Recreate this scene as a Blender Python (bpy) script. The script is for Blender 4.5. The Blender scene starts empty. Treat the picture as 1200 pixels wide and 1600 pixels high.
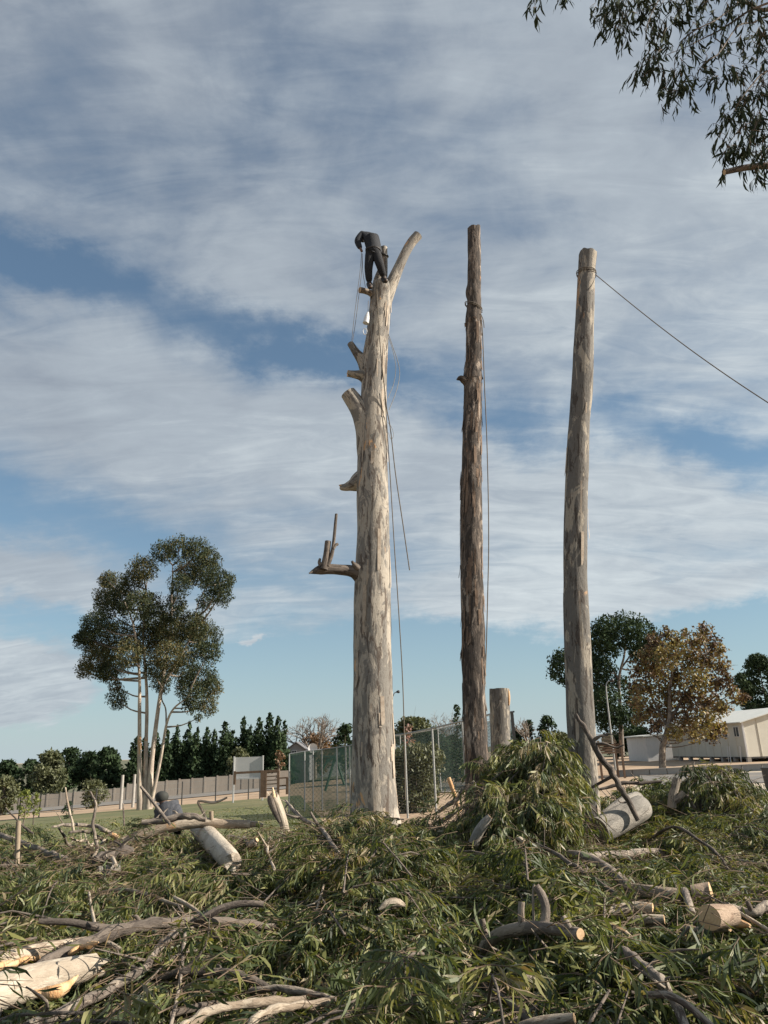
import bpy, math, random
import numpy as np
from mathutils import Vector, Matrix

random.seed(11)
rng = np.random.default_rng(7)
SC = bpy.context.scene
COL = SC.collection

# ------------------------------------------------------------ camera
F = 1155.6                      # focal length in photo pixels (1200 x 1600)
PITCH = math.radians(17.85)
ROLL = math.radians(-2.0)
CAM_Z = 1.8
cam_data = bpy.data.cameras.new('camera')
cam = bpy.data.objects.new('camera', cam_data)
COL.objects.link(cam)
cam_data.sensor_fit = 'VERTICAL'
cam_data.sensor_height = 36.0
cam_data.lens = 26.0
cam_data.clip_start = 0.05
cam_data.clip_end = 20000
ROT = Matrix.Rotation(math.pi / 2 + PITCH, 3, 'X') @ Matrix.Rotation(ROLL, 3, 'Z')
cam.matrix_world = Matrix.Translation((0, 0, CAM_Z)) @ ROT.to_4x4()
SC.camera = cam

# ------------------------------------------------------------ light
SUN_EL = math.radians(30)
SUN_AZ = math.radians(96)       # from +Y (view direction) towards +X (right)
sun_data = bpy.data.lights.new('sun', 'SUN')
sun_data.energy = 5.0
sun_data.angle = math.radians(0.55)
sun_data.color = (1.0, 0.90, 0.77)
sun = bpy.data.objects.new('sun', sun_data)
COL.objects.link(sun)
sd = Vector((math.sin(SUN_AZ) * math.cos(SUN_EL), math.cos(SUN_AZ) * math.cos(SUN_EL), math.sin(SUN_EL)))
sun.rotation_euler = sd.to_track_quat('Z', 'Y').to_euler()
sun.location = (40, 10, 40)

SC.view_settings.view_transform = 'Standard'
SC.view_settings.look = 'None'
SC.view_settings.exposure = 0.85
SC.view_settings.gamma = 1.0
SC.view_settings.use_curve_mapping = False


def ray(px, py):
    d = ROT @ Vector(((px - 600) / F, -(py - 800) / F, -1.0))
    return d.normalized()


# ------------------------------------------------------------ node helpers
class NT:
    def __init__(self, tree):
        self.t = tree
        self.n = tree.nodes
        self.l = tree.links

    def put(self, sock, v):
        if isinstance(v, bpy.types.NodeSocket):
            self.l.new(v, sock)
        elif v is not None:
            try:
                sock.default_value = v
            except Exception:
                sock.default_value = (*v, 1.0)

    def math(self, op, a, b=None, c=None, clamp=False):
        n = self.n.new('ShaderNodeMath')
        n.operation = op
        n.use_clamp = clamp
        for i, v in enumerate((a, b, c)):
            if v is not None:
                self.put(n.inputs[i], v)
        return n.outputs[0]

    def vmath(self, op, a, b=None):
        n = self.n.new('ShaderNodeVectorMath')
        n.operation = op
        self.put(n.inputs[0], a)
        if b is not None:
            self.put(n.inputs[1], b)
        return n.outputs[0]

    def xyz(self, x, y, z=0.0):
        n = self.n.new('ShaderNodeCombineXYZ')
        self.put(n.inputs[0], x)
        self.put(n.inputs[1], y)
        self.put(n.inputs[2], z)
        return n.outputs[0]

    def sep(self, v):
        n = self.n.new('ShaderNodeSeparateXYZ')
        self.l.new(v, n.inputs[0])
        return n.outputs

    def noise(self, vec, scale=1.0, detail=4.0, rough=0.5, dist=0.0):
        n = self.n.new('ShaderNodeTexNoise')
        if vec is not None:
            self.l.new(vec, n.inputs['Vector'])
        n.inputs['Scale'].default_value = scale
        n.inputs['Detail'].default_value = detail
        n.inputs['Roughness'].default_value = rough
        n.inputs['Distortion'].default_value = dist
        return n.outputs['Fac']

    def mapping(self, vec, scale=(1, 1, 1), rot=(0, 0, 0), loc=(0, 0, 0)):
        n = self.n.new('ShaderNodeMapping')
        self.l.new(vec, n.inputs['Vector'])
        n.inputs['Scale'].default_value = scale
        n.inputs['Rotation'].default_value = rot
        n.inputs['Location'].default_value = loc
        return n.outputs[0]

    def range(self, v, a, b, c=0.0, d=1.0, smooth=False):
        n = self.n.new('ShaderNodeMapRange')
        n.interpolation_type = 'SMOOTHSTEP' if smooth else 'LINEAR'
        self.put(n.inputs['Value'], v)
        for k, x in zip(('From Min', 'From Max', 'To Min', 'To Max'), (a, b, c, d)):
            n.inputs[k].default_value = x
        return n.outputs[0]

    def mix(self, fac, a, b, mode='MIX'):
        n = self.n.new('ShaderNodeMix')
        n.data_type = 'RGBA'
        n.blend_type = mode
        self.put(n.inputs[0], fac)
        self.put(n.inputs[6], a if isinstance(a, bpy.types.NodeSocket) else (*a[:3], 1))
        self.put(n.inputs[7], b if isinstance(b, bpy.types.NodeSocket) else (*b[:3], 1))
        return n.outputs[2]

    def ramp(self, fac, stops):
        n = self.n.new('ShaderNodeValToRGB')
        self.l.new(fac, n.inputs[0])
        e = n.color_ramp.elements
        while len(e) < len(stops):
            e.new(0.5)
        for el, (p, c) in zip(e, stops):
            el.position = p
            el.color = (*c, 1)
        return n.outputs[0]


# ------------------------------------------------------------ sky: clear blue with a thin broken cloud layer
world = bpy.data.worlds.new('World')
SC.world = world
world.use_nodes = True
world.node_tree.nodes.clear()
w = NT(world.node_tree)
SKY_STRENGTH = 0.067
out = w.n.new('ShaderNodeOutputWorld')
bg = w.n.new('ShaderNodeBackground')
bg.inputs['Strength'].default_value = SKY_STRENGTH
w.l.new(bg.outputs[0], out.inputs[0])
sky = w.n.new('ShaderNodeTexSky')
sky.sky_type = 'NISHITA'
sky.sun_disc = False
sky.sun_elevation = SUN_EL
sky.sun_rotation = SUN_AZ
sky.altitude = 150
sky.air_density = 1.0
sky.dust_density = 0.6
sky.ozone_density = 1.5
tc = w.n.new('ShaderNodeTexCoord')
dx, dy, dz = w.sep(tc.outputs['Generated'])
el = w.math('ARCSINE', dz)
az = w.math('ARCTAN2', dx, dy)
zc = w.math('ADD', w.math('MAXIMUM', dz, 0.0), 0.30)
u = w.math('DIVIDE', dx, zc)
v = w.math('DIVIDE', dy, zc)
uv = w.xyz(u, v, 0.0)


def azel(px, py):
    d = ray(px, py)
    return math.atan2(d.x, d.y), math.asin(d.z)


# warp the position so that the edges of the openings are ragged
ae = w.xyz(az, el, 0.0)
wv = w.noise(w.mapping(ae, scale=(3.0, 5.0, 1), rot=(0, 0, 0.3), loc=(3, 1, 0)), 1.2, 7, 0.62)
wq = w.noise(w.mapping(ae, scale=(3.0, 5.0, 1), rot=(0, 0, 0.3), loc=(9, 5, 0)), 1.2, 7, 0.62)
azw = w.math('ADD', az, w.math('MULTIPLY', w.math('SUBTRACT', wv, 0.5), 0.34))
elw = w.math('ADD', el, w.math('MULTIPLY', w.math('SUBTRACT', wq, 0.5), 0.20))


def band(x0, y0, x1, y1, width_px, amp, soft=1.0):
    """an elongated opening (amp < 0) or bank (amp > 0) of the cloud layer, given by its two ends"""
    a0, e0 = azel(x0, y0)
    a1, e1 = azel(x1, y1)
    ca, ce = (a0 + a1) / 2, (e0 + e1) / 2
    L = math.hypot(a1 - a0, e1 - e0)
    th = math.atan2(e1 - e0, a1 - a0)
    wd = width_px / F
    da = w.math('SUBTRACT', azw, ca)
    de = w.math('SUBTRACT', elw, ce)
    p = w.math('ADD', w.math('MULTIPLY', da, math.cos(th)), w.math('MULTIPLY', de, math.sin(th)))
    q = w.math('SUBTRACT', w.math('MULTIPLY', de, math.cos(th)), w.math('MULTIPLY', da, math.sin(th)))
    p = w.math('DIVIDE', p, L * 0.5 * soft)
    q = w.math('DIVIDE', q, wd)
    r2 = w.math('ADD', w.math('POWER', w.math('ABSOLUTE', p), 4.0), w.math('MULTIPLY', q, q))
    return w.math('MULTIPLY', w.math('EXPONENT', w.math('MULTIPLY', r2, -1.0)), amp)


BANDS = [
    (-300, 300, 330, 470, 40, -0.40), (300, 480, 640, 590, 36, -0.38), (560, 560, 1300, 700, 44, -0.22),
    (-300, 740, 300, 830, 46, -0.40), (250, 870, 700, 930, 26, -0.22), (640, 600, 1300, 720, 44, -0.14),
    (-400, 120, 260, 110, 70, -0.12), (330, 90, 640, 150, 90, -0.12), (-100, 230, 200, 300, 40, -0.10),
    (-400, 1010, 2000, 985, 42, -0.30), (-300, 1160, 1600, 1120, 75, -1.2), (300, 1050, 1900, 1040, 70, -1.2),
    (-200, 990, 250, 985, 22, -0.35), (-250, 1065, 190, 1065, 40, 1.35), (-200, 885, 170, 930, 40, 0.34),
    (-200, 470, 700, 720, 55, 0.24), (500, 720, 1500, 800, 75, 0.24), (560, 930, 1500, 925, 34, 0.42),
    (850, 130, 1500, 200, 170, 0.25), (0, 620, 500, 700, 55, 0.20), (420, 1055, 560, 1058, 6, 0.9),
    (300, 430, 1000, 450, 70, 0.10), (340, 1000, 380, 1000, 6, 0.8), (380, 1040, 480, 1036, 5, 0.6), (380, 520, 600, 590, 34, -0.22), (-100, 400, 160, 430, 34, -0.2), (1000, 690, 1300, 720, 40, -0.2),
]
cov = None
for b in BANDS:
    g = band(*b)
    cov = g if cov is None else w.math('ADD', cov, g)
# streaky cirrus texture: fibres drawn out along one direction, over soft billows
st = w.noise(w.mapping(ae, rot=(0, 0, math.radians(17)), scale=(1.7, 4.6, 1)), 1.5, 8, 0.56, 0.5)
st2 = w.noise(w.mapping(uv, rot=(0, 0, math.radians(-32)), scale=(1.2, 4.5, 1), loc=(4, 2, 0)), 2.4, 9, 0.58, 0.5)
bil = w.noise(w.mapping(ae, scale=(2.4, 3.6, 1), rot=(0, 0, 0.25), loc=(1, 7, 0)), 1.9, 9, 0.56, 0.3)
tex = w.math('ADD', w.math('ADD', w.math('MULTIPLY', st, 0.62), w.math('MULTIPLY', st2, 0.38)), w.math('MULTIPLY', bil, 0.72))
fine = w.noise(w.mapping(uv, rot=(0, 0, math.radians(-40)), scale=(1.4, 5.0, 1), loc=(2, 8, 0)), 3.6, 10, 0.62, 0.9)
tex = w.math('ADD', tex, w.math('MULTIPLY', w.math('SUBTRACT', fine, 0.5), 0.30))
dens = w.math('ADD', tex, cov)
dens = w.range(dens, 0.38, 1.06, 0.0, 1.0, smooth=True)
dens = w.math('MULTIPLY', dens, w.range(el, 0.0, 0.04, 0.0, 0.93))
# thin high veil is greyer overhead, whiter low down and towards the sun
glow = w.range(w.math('ADD', w.math('MULTIPLY', dx, 0.8), w.math('MULTIPLY', el, -1.35)), -1.45, 0.15)
lum = w.math('ADD', w.math('MULTIPLY', glow, 0.8), w.math('MULTIPLY', w.math('SUBTRACT', w.math('ADD', w.math('ADD', bil, st), fine), 1.5), 0.8), clamp=True)
ccol = w.ramp(lum, [(0.0, (0.325, 0.37, 0.43)), (0.45, (0.44, 0.495, 0.55)), (1.0, (0.73, 0.79, 0.81))])
k = 0.565 / SKY_STRENGTH
ccol = w.vmath('SCALE', ccol)
ccol.node.inputs['Scale'].default_value = k
skyc = w.mix(1.0, sky.outputs[0], (0.62, 0.88, 0.92), 'MULTIPLY')
veil = 0.20
skyc = w.mix(veil, skyc, (0.30 * k, 0.36 * k, 0.45 * k))
# pale humid air towards the horizon, the same all the way round
low = w.math('EXPONENT', w.math('MULTIPLY', w.math('MAXIMUM', el, 0.0), -6.8))
skyc = w.mix(w.math('MULTIPLY', low, 0.9), skyc, (0.50 * k, 0.585 * k, 0.635 * k))
w.put(bg.inputs['Color'], w.mix(dens, skyc, ccol))


# ------------------------------------------------------------ places: a photo pixel and a distance give a point of the scene
CAM = Vector((0, 0, CAM_Z))


def at(px, py, Y):
    d = ray(px, py)
    return CAM + d * (Y / d.y)


def rad(px, p):
    """radius in metres of something px photo pixels in half width at point p"""
    d = ROT.transposed() @ (Vector(p) - CAM)
    return px * (-d.z) / F


def terrain_np(X, Y):
    g = np.clip(2.4 - 0.05 * (X + 23.0), 0.0, 5.0)
    t = np.clip(Y - 15.0, 0.0, None)
    return -g * (1.0 - np.exp(-t / 25.0))


def terrain(x, y):
    return float(terrain_np(np.array(float(x)), np.array(float(y))))


def atg(px, py, dz=0.0):
    d = ray(px, py)
    if d.z > -0.004:
        d = Vector((d.x, d.y, -0.004))
    t = 1.0
    for i in range(4000):
        p = CAM + d * t
        if p.z <= terrain(p.x, p.y) + dz:
            break
        t += 0.02 + t * 0.003
    return p


# ------------------------------------------------------------ numpy value noise
def _hash(ix, iy, iz, seed):
    h = (ix * 374761393 + iy * 668265263 + iz * 2147483647 * 3 + seed * 1274126177) & 0xFFFFFFFF
    h = ((h ^ (h >> 13)) * 1274126177) & 0xFFFFFFFF
    h = (h ^ (h >> 16)) & 0xFFFFFFFF
    return h / 4294967295.0


def vnoise(x, y, z=0.0, seed=0):
    x = np.asarray(x, float); y = np.asarray(y, float); z = np.asarray(z, float) + 0 * x
    x0 = np.floor(x).astype(np.int64); y0 = np.floor(y).astype(np.int64); z0 = np.floor(z).astype(np.int64)
    fx = x - x0; fy = y - y0; fz = z - z0
    fx = fx * fx * (3 - 2 * fx); fy = fy * fy * (3 - 2 * fy); fz = fz * fz * (3 - 2 * fz)
    r = 0
    for i in (0, 1):
        for j in (0, 1):
            for k2 in (0, 1):
                wgt = (fx if i else 1 - fx) * (fy if j else 1 - fy) * (fz if k2 else 1 - fz)
                r = r + wgt * _hash(x0 + i, y0 + j, z0 + k2, seed)
    return r - 0.5


def fbm(x, y, z=0.0, seed=0, octv=4):
    r = 0; a = 1.0; f = 1.0
    for o in range(octv):
        r = r + a * vnoise(np.asarray(x) * f, np.asarray(y) * f, np.asarray(z) * f, seed + o * 17)
        a *= 0.5; f *= 2.03
    return r


# ------------------------------------------------------------ mesh building
class MB:
    """collects shapes that belong to one object"""
    def __init__(self):
        self.v = []; self.f = []; self.bc = []; self.n = 0; self.mi = []; self.tint = []

    def add(self, verts, faces, bc=None, mi=0, tint=0.5):
        verts = np.asarray(verts, float).reshape(-1, 3)
        self.v.append(verts)
        self.bc.append(verts.copy() if bc is None else np.asarray(bc, float).reshape(-1, 3))
        for f in faces:
            self.f.append(tuple(i + self.n for i in f))
        self.mi += [mi] * len(faces)
        self.tint += [tint] * len(faces)
        self.n += len(verts)
        return self

    def box(self, c, s, rz=0.0, rot=None, **k):
        hx, hy, hz = s[0] / 2, s[1] / 2, s[2] / 2
        V = [Vector((x, y, z)) for x in (-hx, hx) for y in (-hy, hy) for z in (-hz, hz)]
        m = rot if rot is not None else Matrix.Rotation(rz, 3, 'Z')
        V = [tuple(m @ q + Vector(c)) for q in V]
        Fc = [(0, 1, 3, 2), (4, 6, 7, 5), (0, 4, 5, 1), (2, 3, 7, 6), (0, 2, 6, 4), (1, 5, 7, 3)]
        return self.add(V, Fc, **k)

    def beam(self, a, b, wx, wy, up=(0, 0, 1), **k):
        a = Vector(a); b = Vector(b)
        t = (b - a).normalized()
        s = t.cross(Vector(up))
        if s.length < 1e-3:
            s = t.cross(Vector((0, 1, 0)))
        s.normalize()
        n = s.cross(t)
        V = []
        for p in (a, b):
            for i, j in ((-1, -1), (1, -1), (1, 1), (-1, 1)):
                V.append(tuple(p + s * (i * wx / 2) + n * (j * wy / 2)))
        Fc = [(3, 2, 1, 0), (4, 5, 6, 7), (0, 1, 5, 4), (1, 2, 6, 5), (2, 3, 7, 6), (3, 0, 4, 7)]
        return self.add(V, Fc, **k)

    def build(self, name, mat, parent=None, smooth=False, loc=None, autosmooth=None):
        me = bpy.data.meshes.new(name)
        V = np.concatenate(self.v) if self.v else np.zeros((0, 3))
        off = np.zeros(3)
        if loc is not None:
            off = np.array(loc, float)
        me.from_pydata((V - off).tolist(), [], self.f)
        a = me.attributes.new('bc', 'FLOAT_VECTOR', 'POINT')
        a.data.foreach_set('vector', np.concatenate(self.bc).astype(np.float32).ravel())
        a = me.attributes.new('tint', 'FLOAT', 'FACE')
        a.data.foreach_set('value', np.array(self.tint, np.float32))
        mats = mat if isinstance(mat, (list, tuple)) else [mat]
        for m in mats:
            me.materials.append(m)
        if len(mats) > 1:
            me.polygons.foreach_set('material_index', self.mi)
        if smooth:
            me.polygons.foreach_set('use_smooth', [True] * len(self.f))
        me.update()
        o = bpy.data.objects.new(name, me)
        COL.objects.link(o)
        o.location = tuple(off)
        if parent is not None:
            o.parent = parent
            o.location = tuple(off - np.array(world_loc(parent)))
        return o


def world_loc(o):
    p = Vector((0, 0, 0))
    while o is not None:
        p = p + o.location
        o = o.parent
    return p


def tag(o, label=None, cat=None, group=None, kind=None):
    if label: o['label'] = label
    if cat: o['category'] = cat
    if group: o['group'] = group
    if kind: o['kind'] = kind
    return o


def empty(name, loc, label, cat, group=None):
    o = bpy.data.objects.new(name, None)
    COL.objects.link(o)
    o.location = loc
    o.empty_display_size = 0.2
    return tag(o, label, cat, group)


def spline(pts, n):
    """Catmull-Rom through rows of numbers"""
    P = np.asarray(pts, float)
    if len(P) == 2:
        t = np.linspace(0, 1, n)[:, None]
        return P[0] * (1 - t) + P[1] * t
    Q = np.vstack([2 * P[0] - P[1], P, 2 * P[-1] - P[-2]])
    m = len(P) - 1
    res = []
    for s in np.linspace(0, m, n):
        i = min(int(s), m - 1); t = s - i
        a, b, c, d = Q[i], Q[i + 1], Q[i + 2], Q[i + 3]
        res.append(0.5 * ((2 * b) + (c - a) * t + (2 * a - 5 * b + 4 * c - d) * t * t + (3 * b - a - 3 * c + d) * t ** 3))
    return np.array(res)


def tube(mb, pts, radii, n=12, seg=10, rough=0.0, nscale=(3, 3, 0.6), seed=0, cap=(True, True), ragged=0.0, mi=0, capmi=None, flare=None, tint=0.5):
    """a stem swept through pts; rough is the relief of its bark as a fraction of the radius"""
    P = np.asarray([[*p, r] for p, r in zip(pts, radii)], float)
    S = spline(P, n)
    C = S[:, :3]; R = np.maximum(S[:, 3], 0.0008)
    T = np.gradient(C, axis=0)
    T /= np.linalg.norm(T, axis=1)[:, None] + 1e-9
    ref = np.array([0.0, 1.0, 0.0]) if abs(T[0][1]) < 0.8 else np.array([1.0, 0, 0])
    A = []
    a = ref - T[0] * ref.dot(T[0]); a /= np.linalg.norm(a)
    for t in T:
        a = a - t * a.dot(t); a /= np.linalg.norm(a) + 1e-9
        A.append(a)
    A = np.array(A); B = np.cross(T, A)
    L = np.concatenate([[0], np.cumsum(np.linalg.norm(np.diff(C, axis=0), axis=1))])
    th = np.linspace(0, 2 * np.pi, seg, endpoint=False)
    ct, sn = np.cos(th), np.sin(th)
    r0 = R.mean()
    bx = np.outer(R, ct); by = np.outer(R, sn); bz = np.repeat(L[:, None], seg, 1)
    rr = np.repeat(R[:, None], seg, 1)
    if rough > 0:
        nx, ny, nz = nscale
        d = fbm(ct[None, :] * r0 * nx + 0 * bz + seed * 3.7, sn[None, :] * r0 * ny + 0 * bz, bz * nz, seed, 4)
        rr = rr * (1 + rough * d * 2)
    if flare is not None:
        rr = rr * (1 + flare(L)[:, None] * (0.5 + 0.5 * np.cos(th * 5 + seed)[None, :]))
    V = C[:, None, :] + A[:, None, :] * (rr * ct)[:, :, None] + B[:, None, :] * (rr * sn)[:, :, None]
    if ragged > 0:
        V[-1] += T[-1] * (vnoise(th * 2.1 + seed, th * 0, 0, seed + 5) * 2 * ragged)[:, None]
        V[-2] += T[-2] * (vnoise(th * 2.1 + seed, th * 0, 0, seed + 5) * 0.8 * ragged)[:, None]
    bc = np.stack([bx, by, bz], 2)
    faces = []
    for i in range(len(C) - 1):
        for j in range(seg):
            j2 = (j + 1) % seg
            faces.append((i * seg + j, i * seg + j2, (i + 1) * seg + j2, (i + 1) * seg + j))
    mb.add(V.reshape(-1, 3), faces, bc.reshape(-1, 3), mi=mi, tint=tint)
    for e, on in ((0, cap[0]), (-1, cap[1])):
        if on:
            ring = V[e]
            m = ring.mean(0)
            vv = np.vstack([ring, m[None, :]])
            bb = np.stack([np.append(rr[e] * ct, 0), np.append(rr[e] * sn, 0), np.zeros(seg + 1)], 1)
            ff = [((j + 1) % seg, j, seg) if e == 0 else (j, (j + 1) % seg, seg) for j in range(seg)]
            mb.add(vv, ff, bb, mi=mi if capmi is None else capmi, tint=tint)
    return C, R, V


def quick_mesh(name, V, faces_flat, loop_total, mats, parent=None, tint=None, mi=None, smooth=False):
    """large leaf meshes straight from arrays"""
    me = bpy.data.meshes.new(name)
    nv = len(V); nl = len(faces_flat); nf = len(loop_total)
    me.vertices.add(nv); me.loops.add(nl); me.polygons.add(nf)
    me.vertices.foreach_set('co', np.asarray(V, np.float32).ravel())
    me.loops.foreach_set('vertex_index', np.asarray(faces_flat, np.int32))
    ls = np.concatenate([[0], np.cumsum(loop_total)[:-1]]).astype(np.int32)
    me.polygons.foreach_set('loop_start', ls)
    me.polygons.foreach_set('loop_total', np.asarray(loop_total, np.int32))
    if tint is not None:
        a = me.attributes.new('tint', 'FLOAT', 'FACE')
        a.data.foreach_set('value', np.asarray(tint, np.float32))
    for m in (mats if isinstance(mats, (list, tuple)) else [mats]):
        me.materials.append(m)
    if mi is not None:
        me.polygons.foreach_set('material_index', np.asarray(mi, np.int32))
    me.polygons.foreach_set('use_smooth', np.full(nf, smooth))
    me.update(calc_edges=True)
    o = bpy.data.objects.new(name, me)
    COL.objects.link(o)
    if parent is not None:
        o.parent = parent
        o.location = -world_loc(parent)
    return o


# ------------------------------------------------------------ materials
def new_mat(name):
    m = bpy.data.materials.new(name)
    m.use_nodes = True
    m.node_tree.nodes.clear()
    t = NT(m.node_tree)
    o = t.n.new('ShaderNodeOutputMaterial')
    b = t.n.new('ShaderNodeBsdfPrincipled')
    t.l.new(b.outputs[0], o.inputs[0])
    return m, t, b, o


def bump(t, b, h, strength, dist=0.02):
    n = t.n.new('ShaderNodeBump')
    n.inputs['Strength'].default_value = strength
    n.inputs['Distance'].default_value = dist
    t.l.new(h, n.inputs['Height'])
    t.l.new(n.outputs[0], b.inputs['Normal'])


def attr(t, name, out='Vector'):
    n = t.n.new('ShaderNodeAttribute')
    n.attribute_name = name
    return n.outputs[out]


def noisy(name, c1, c2, scale=3.0, rough=0.8, bmp=0.3, bd=0.01, metal=0.0, stretch=(1, 1, 1), c3=None, detail=6):
    m, t, b, o = new_mat(name)
    g = t.n.new('ShaderNodeNewGeometry').outputs['Position']
    v = t.mapping(g, scale=stretch)
    f = t.noise(v, scale, detail, 0.62)
    f2 = t.noise(v, scale * 7.3, 5, 0.6)
    fac = t.range(t.math('ADD', t.math('MULTIPLY', f, 0.7), t.math('MULTIPLY', f2, 0.3)), 0.33, 0.67)
    c = t.mix(fac, c1, c2)
    if c3 is not None:
        c = t.mix(t.range(t.noise(v, scale * 0.35, 4, 0.6), 0.5, 0.66), c, c3)
    t.put(b.inputs['Base Color'], c)
    b.inputs['Roughness'].default_value = rough
    b.inputs['Metallic'].default_value = metal
    if bmp:
        bump(t, b, f2, bmp, bd)
    return m


def bark(name, pale, mid, dark, orange=None, dark_amt=0.5, scale=1.0, patch=0.5, rough=0.85, strips=0.5):
    """smooth gum bark: pale skin, grey patches, dark shreds drawn out along the stem, the odd orange scar"""
    m, t, b, o = new_mat(name)
    bc = attr(t, 'bc')
    oi = t.n.new('ShaderNodeObjectInfo')
    bc = t.vmath('ADD', bc, t.vmath('MULTIPLY', t.xyz(oi.outputs['Random'], oi.outputs['Random'], oi.outputs['Random']), (13.0, 7.0, 29.0)))
    n1 = t.noise(t.mapping(bc, scale=(1, 1, 0.34)), 2.8 * scale, 9, 0.68, 0.8)
    n2 = t.noise(t.mapping(bc, scale=(1, 1, 0.20), loc=(5, 3, 1)), 7.0 * scale, 9, 0.70, 0.5)
    n3 = t.noise(t.mapping(bc, scale=(1, 1, 0.5), loc=(2, 9, 4)), 1.3 * scale, 5, 0.6, 1.0)
    n4 = t.noise(t.mapping(bc, scale=(1, 1, 0.35)), 34 * scale, 5, 0.65)
    c = t.mix(t.range(n1, patch - 0.018, patch + 0.018, smooth=True), pale, mid)
    c = t.mix(t.range(n4, 0.35, 0.7), c, t.mix(1.0, c, (0.78, 0.76, 0.74), 'MULTIPLY'))
    if orange:
        om = t.math('MULTIPLY', t.range(n3, 0.64, 0.655, smooth=True), t.range(n1, 0.56, 0.5))
        c = t.mix(om, c, orange)
    dm = t.range(n2, 0.76 - dark_amt * 0.36, 0.785 - dark_amt * 0.36, smooth=True)
    c = t.mix(t.math('MULTIPLY', dm, 0.85), c, dark)
    t.put(b.inputs['Base Color'], c)
    b.inputs['Roughness'].default_value = rough
    h = t.math('ADD', t.math('MULTIPLY', n2, strips), t.math('ADD', t.math('MULTIPLY', n4, 0.25), t.math('MULTIPLY', n1, 0.4)))
    bump(t, b, h, 0.9, 0.045)
    return m


def leaf_mat(name, stops, rough=0.42, trans=0.25, spec=0.5):
    m, t, b, o = new_mat(name)
    tn = attr(t, 'tint', 'Fac')
    c = t.ramp(tn, stops)
    t.put(b.inputs['Base Color'], c)
    b.inputs['Roughness'].default_value = rough
    b.inputs['Specular IOR Level'].default_value = spec
    tr = t.n.new('ShaderNodeBsdfTranslucent')
    t.put(tr.inputs['Color'], t.mix(1.0, c, (1.5, 1.45, 0.6), 'MULTIPLY'))
    mx = t.n.new('ShaderNodeMixShader')
    mx.inputs[0].default_value = trans
    t.l.new(b.outputs[0], mx.inputs[1]); t.l.new(tr.outputs[0], mx.inputs[2])
    t.l.new(mx.outputs[0], o.inputs[0])
    return m


def plain(name, c, rough=0.6, metal=0.0):
    return noisy(name, [x * 0.85 for x in c], [min(1, x * 1.15) for x in c], 6.0, rough, 0.08, 0.004, metal)


M = {}
M['gum'] = bark('gum_bark', (0.385, 0.35, 0.295), (0.20, 0.188, 0.168), (0.075, 0.055, 0.042), (0.54, 0.33, 0.17), 0.60, 1.15, 0.495)
M['gum_dark'] = bark('shredded_bark', (0.34, 0.285, 0.235), (0.125, 0.10, 0.082), (0.03, 0.024, 0.02), (0.34, 0.19, 0.11), 0.76, 1.5, 0.45, 0.9, 1.2)
M['gum_grey'] = bark('grey_gum_bark', (0.34, 0.305, 0.25), (0.145, 0.136, 0.122), (0.05, 0.038, 0.03), (0.38, 0.24, 0.14), 0.6, 1.3, 0.47)
M['limb'] = bark('limb_bark', (0.33, 0.28, 0.225), (0.18, 0.15, 0.125), (0.07, 0.05, 0.04), None, 0.55, 2.6)
M['gum_stem'] = bark('gum_stem_bark', (0.50, 0.43, 0.35), (0.36, 0.30, 0.25), (0.12, 0.08, 0.06), (0.45, 0.27, 0.15), 0.35, 0.8)
M['round'] = bark('round_bark', (0.40, 0.30, 0.22), (0.30, 0.21, 0.15), (0.12, 0.08, 0.055), None, 0.45, 2.6)
M['gum_cream'] = bark('cream_log_bark', (0.52, 0.46, 0.37), (0.40, 0.34, 0.265), (0.20, 0.14, 0.09), (0.50, 0.30, 0.14), 0.25, 1.2)
M['limb_dark'] = bark('dark_limb_bark', (0.17, 0.14, 0.115), (0.095, 0.078, 0.065), (0.035, 0.026, 0.022), None, 0.55, 2.6)
M['limb_pale'] = bark('peeled_limb_bark', (0.50, 0.425, 0.33), (0.32, 0.255, 0.19), (0.13, 0.085, 0.06), (0.46, 0.27, 0.13), 0.45, 2.4)
M['log_grey'] = bark('grey_log_bark', (0.34, 0.315, 0.275), (0.235, 0.22, 0.195), (0.09, 0.075, 0.06), None, 0.42, 2.2, 0.5)

mm, t_, b_, o_ = new_mat('cut_wood')
bc_ = attr(t_, 'bc')
x_, y_, z_ = t_.sep(bc_)
nn_ = t_.noise(bc_, 14, 4, 0.6)
rr_ = t_.math('SQRT', t_.math('ADD', t_.math('MULTIPLY', x_, x_), t_.math('MULTIPLY', y_, y_)))
ring_ = t_.math('SINE', t_.math('MULTIPLY', t_.math('ADD', rr_, t_.math('MULTIPLY', nn_, 0.02)), 330.0))
c_ = t_.mix(t_.range(ring_, -1, 1, 0, 0.35), (0.58, 0.41, 0.24), (0.42, 0.26, 0.13))
c_ = t_.mix(t_.range(t_.noise(bc_, 5, 4, 0.6), 0.5, 0.7, 0, 0.6), c_, (0.36, 0.20, 0.10))
t_.put(b_.inputs['Base Color'], c_); b_.inputs['Roughness'].default_value = 0.8
bump(t_, b_, nn_, 0.4, 0.01)
M['cut'] = mm
M['raw'] = noisy('torn_wood', (0.62, 0.44, 0.25), (0.46, 0.22, 0.08), 9, 0.8, 0.6, 0.02, stretch=(1, 1, 0.4), c3=(0.70, 0.55, 0.36))

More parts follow.
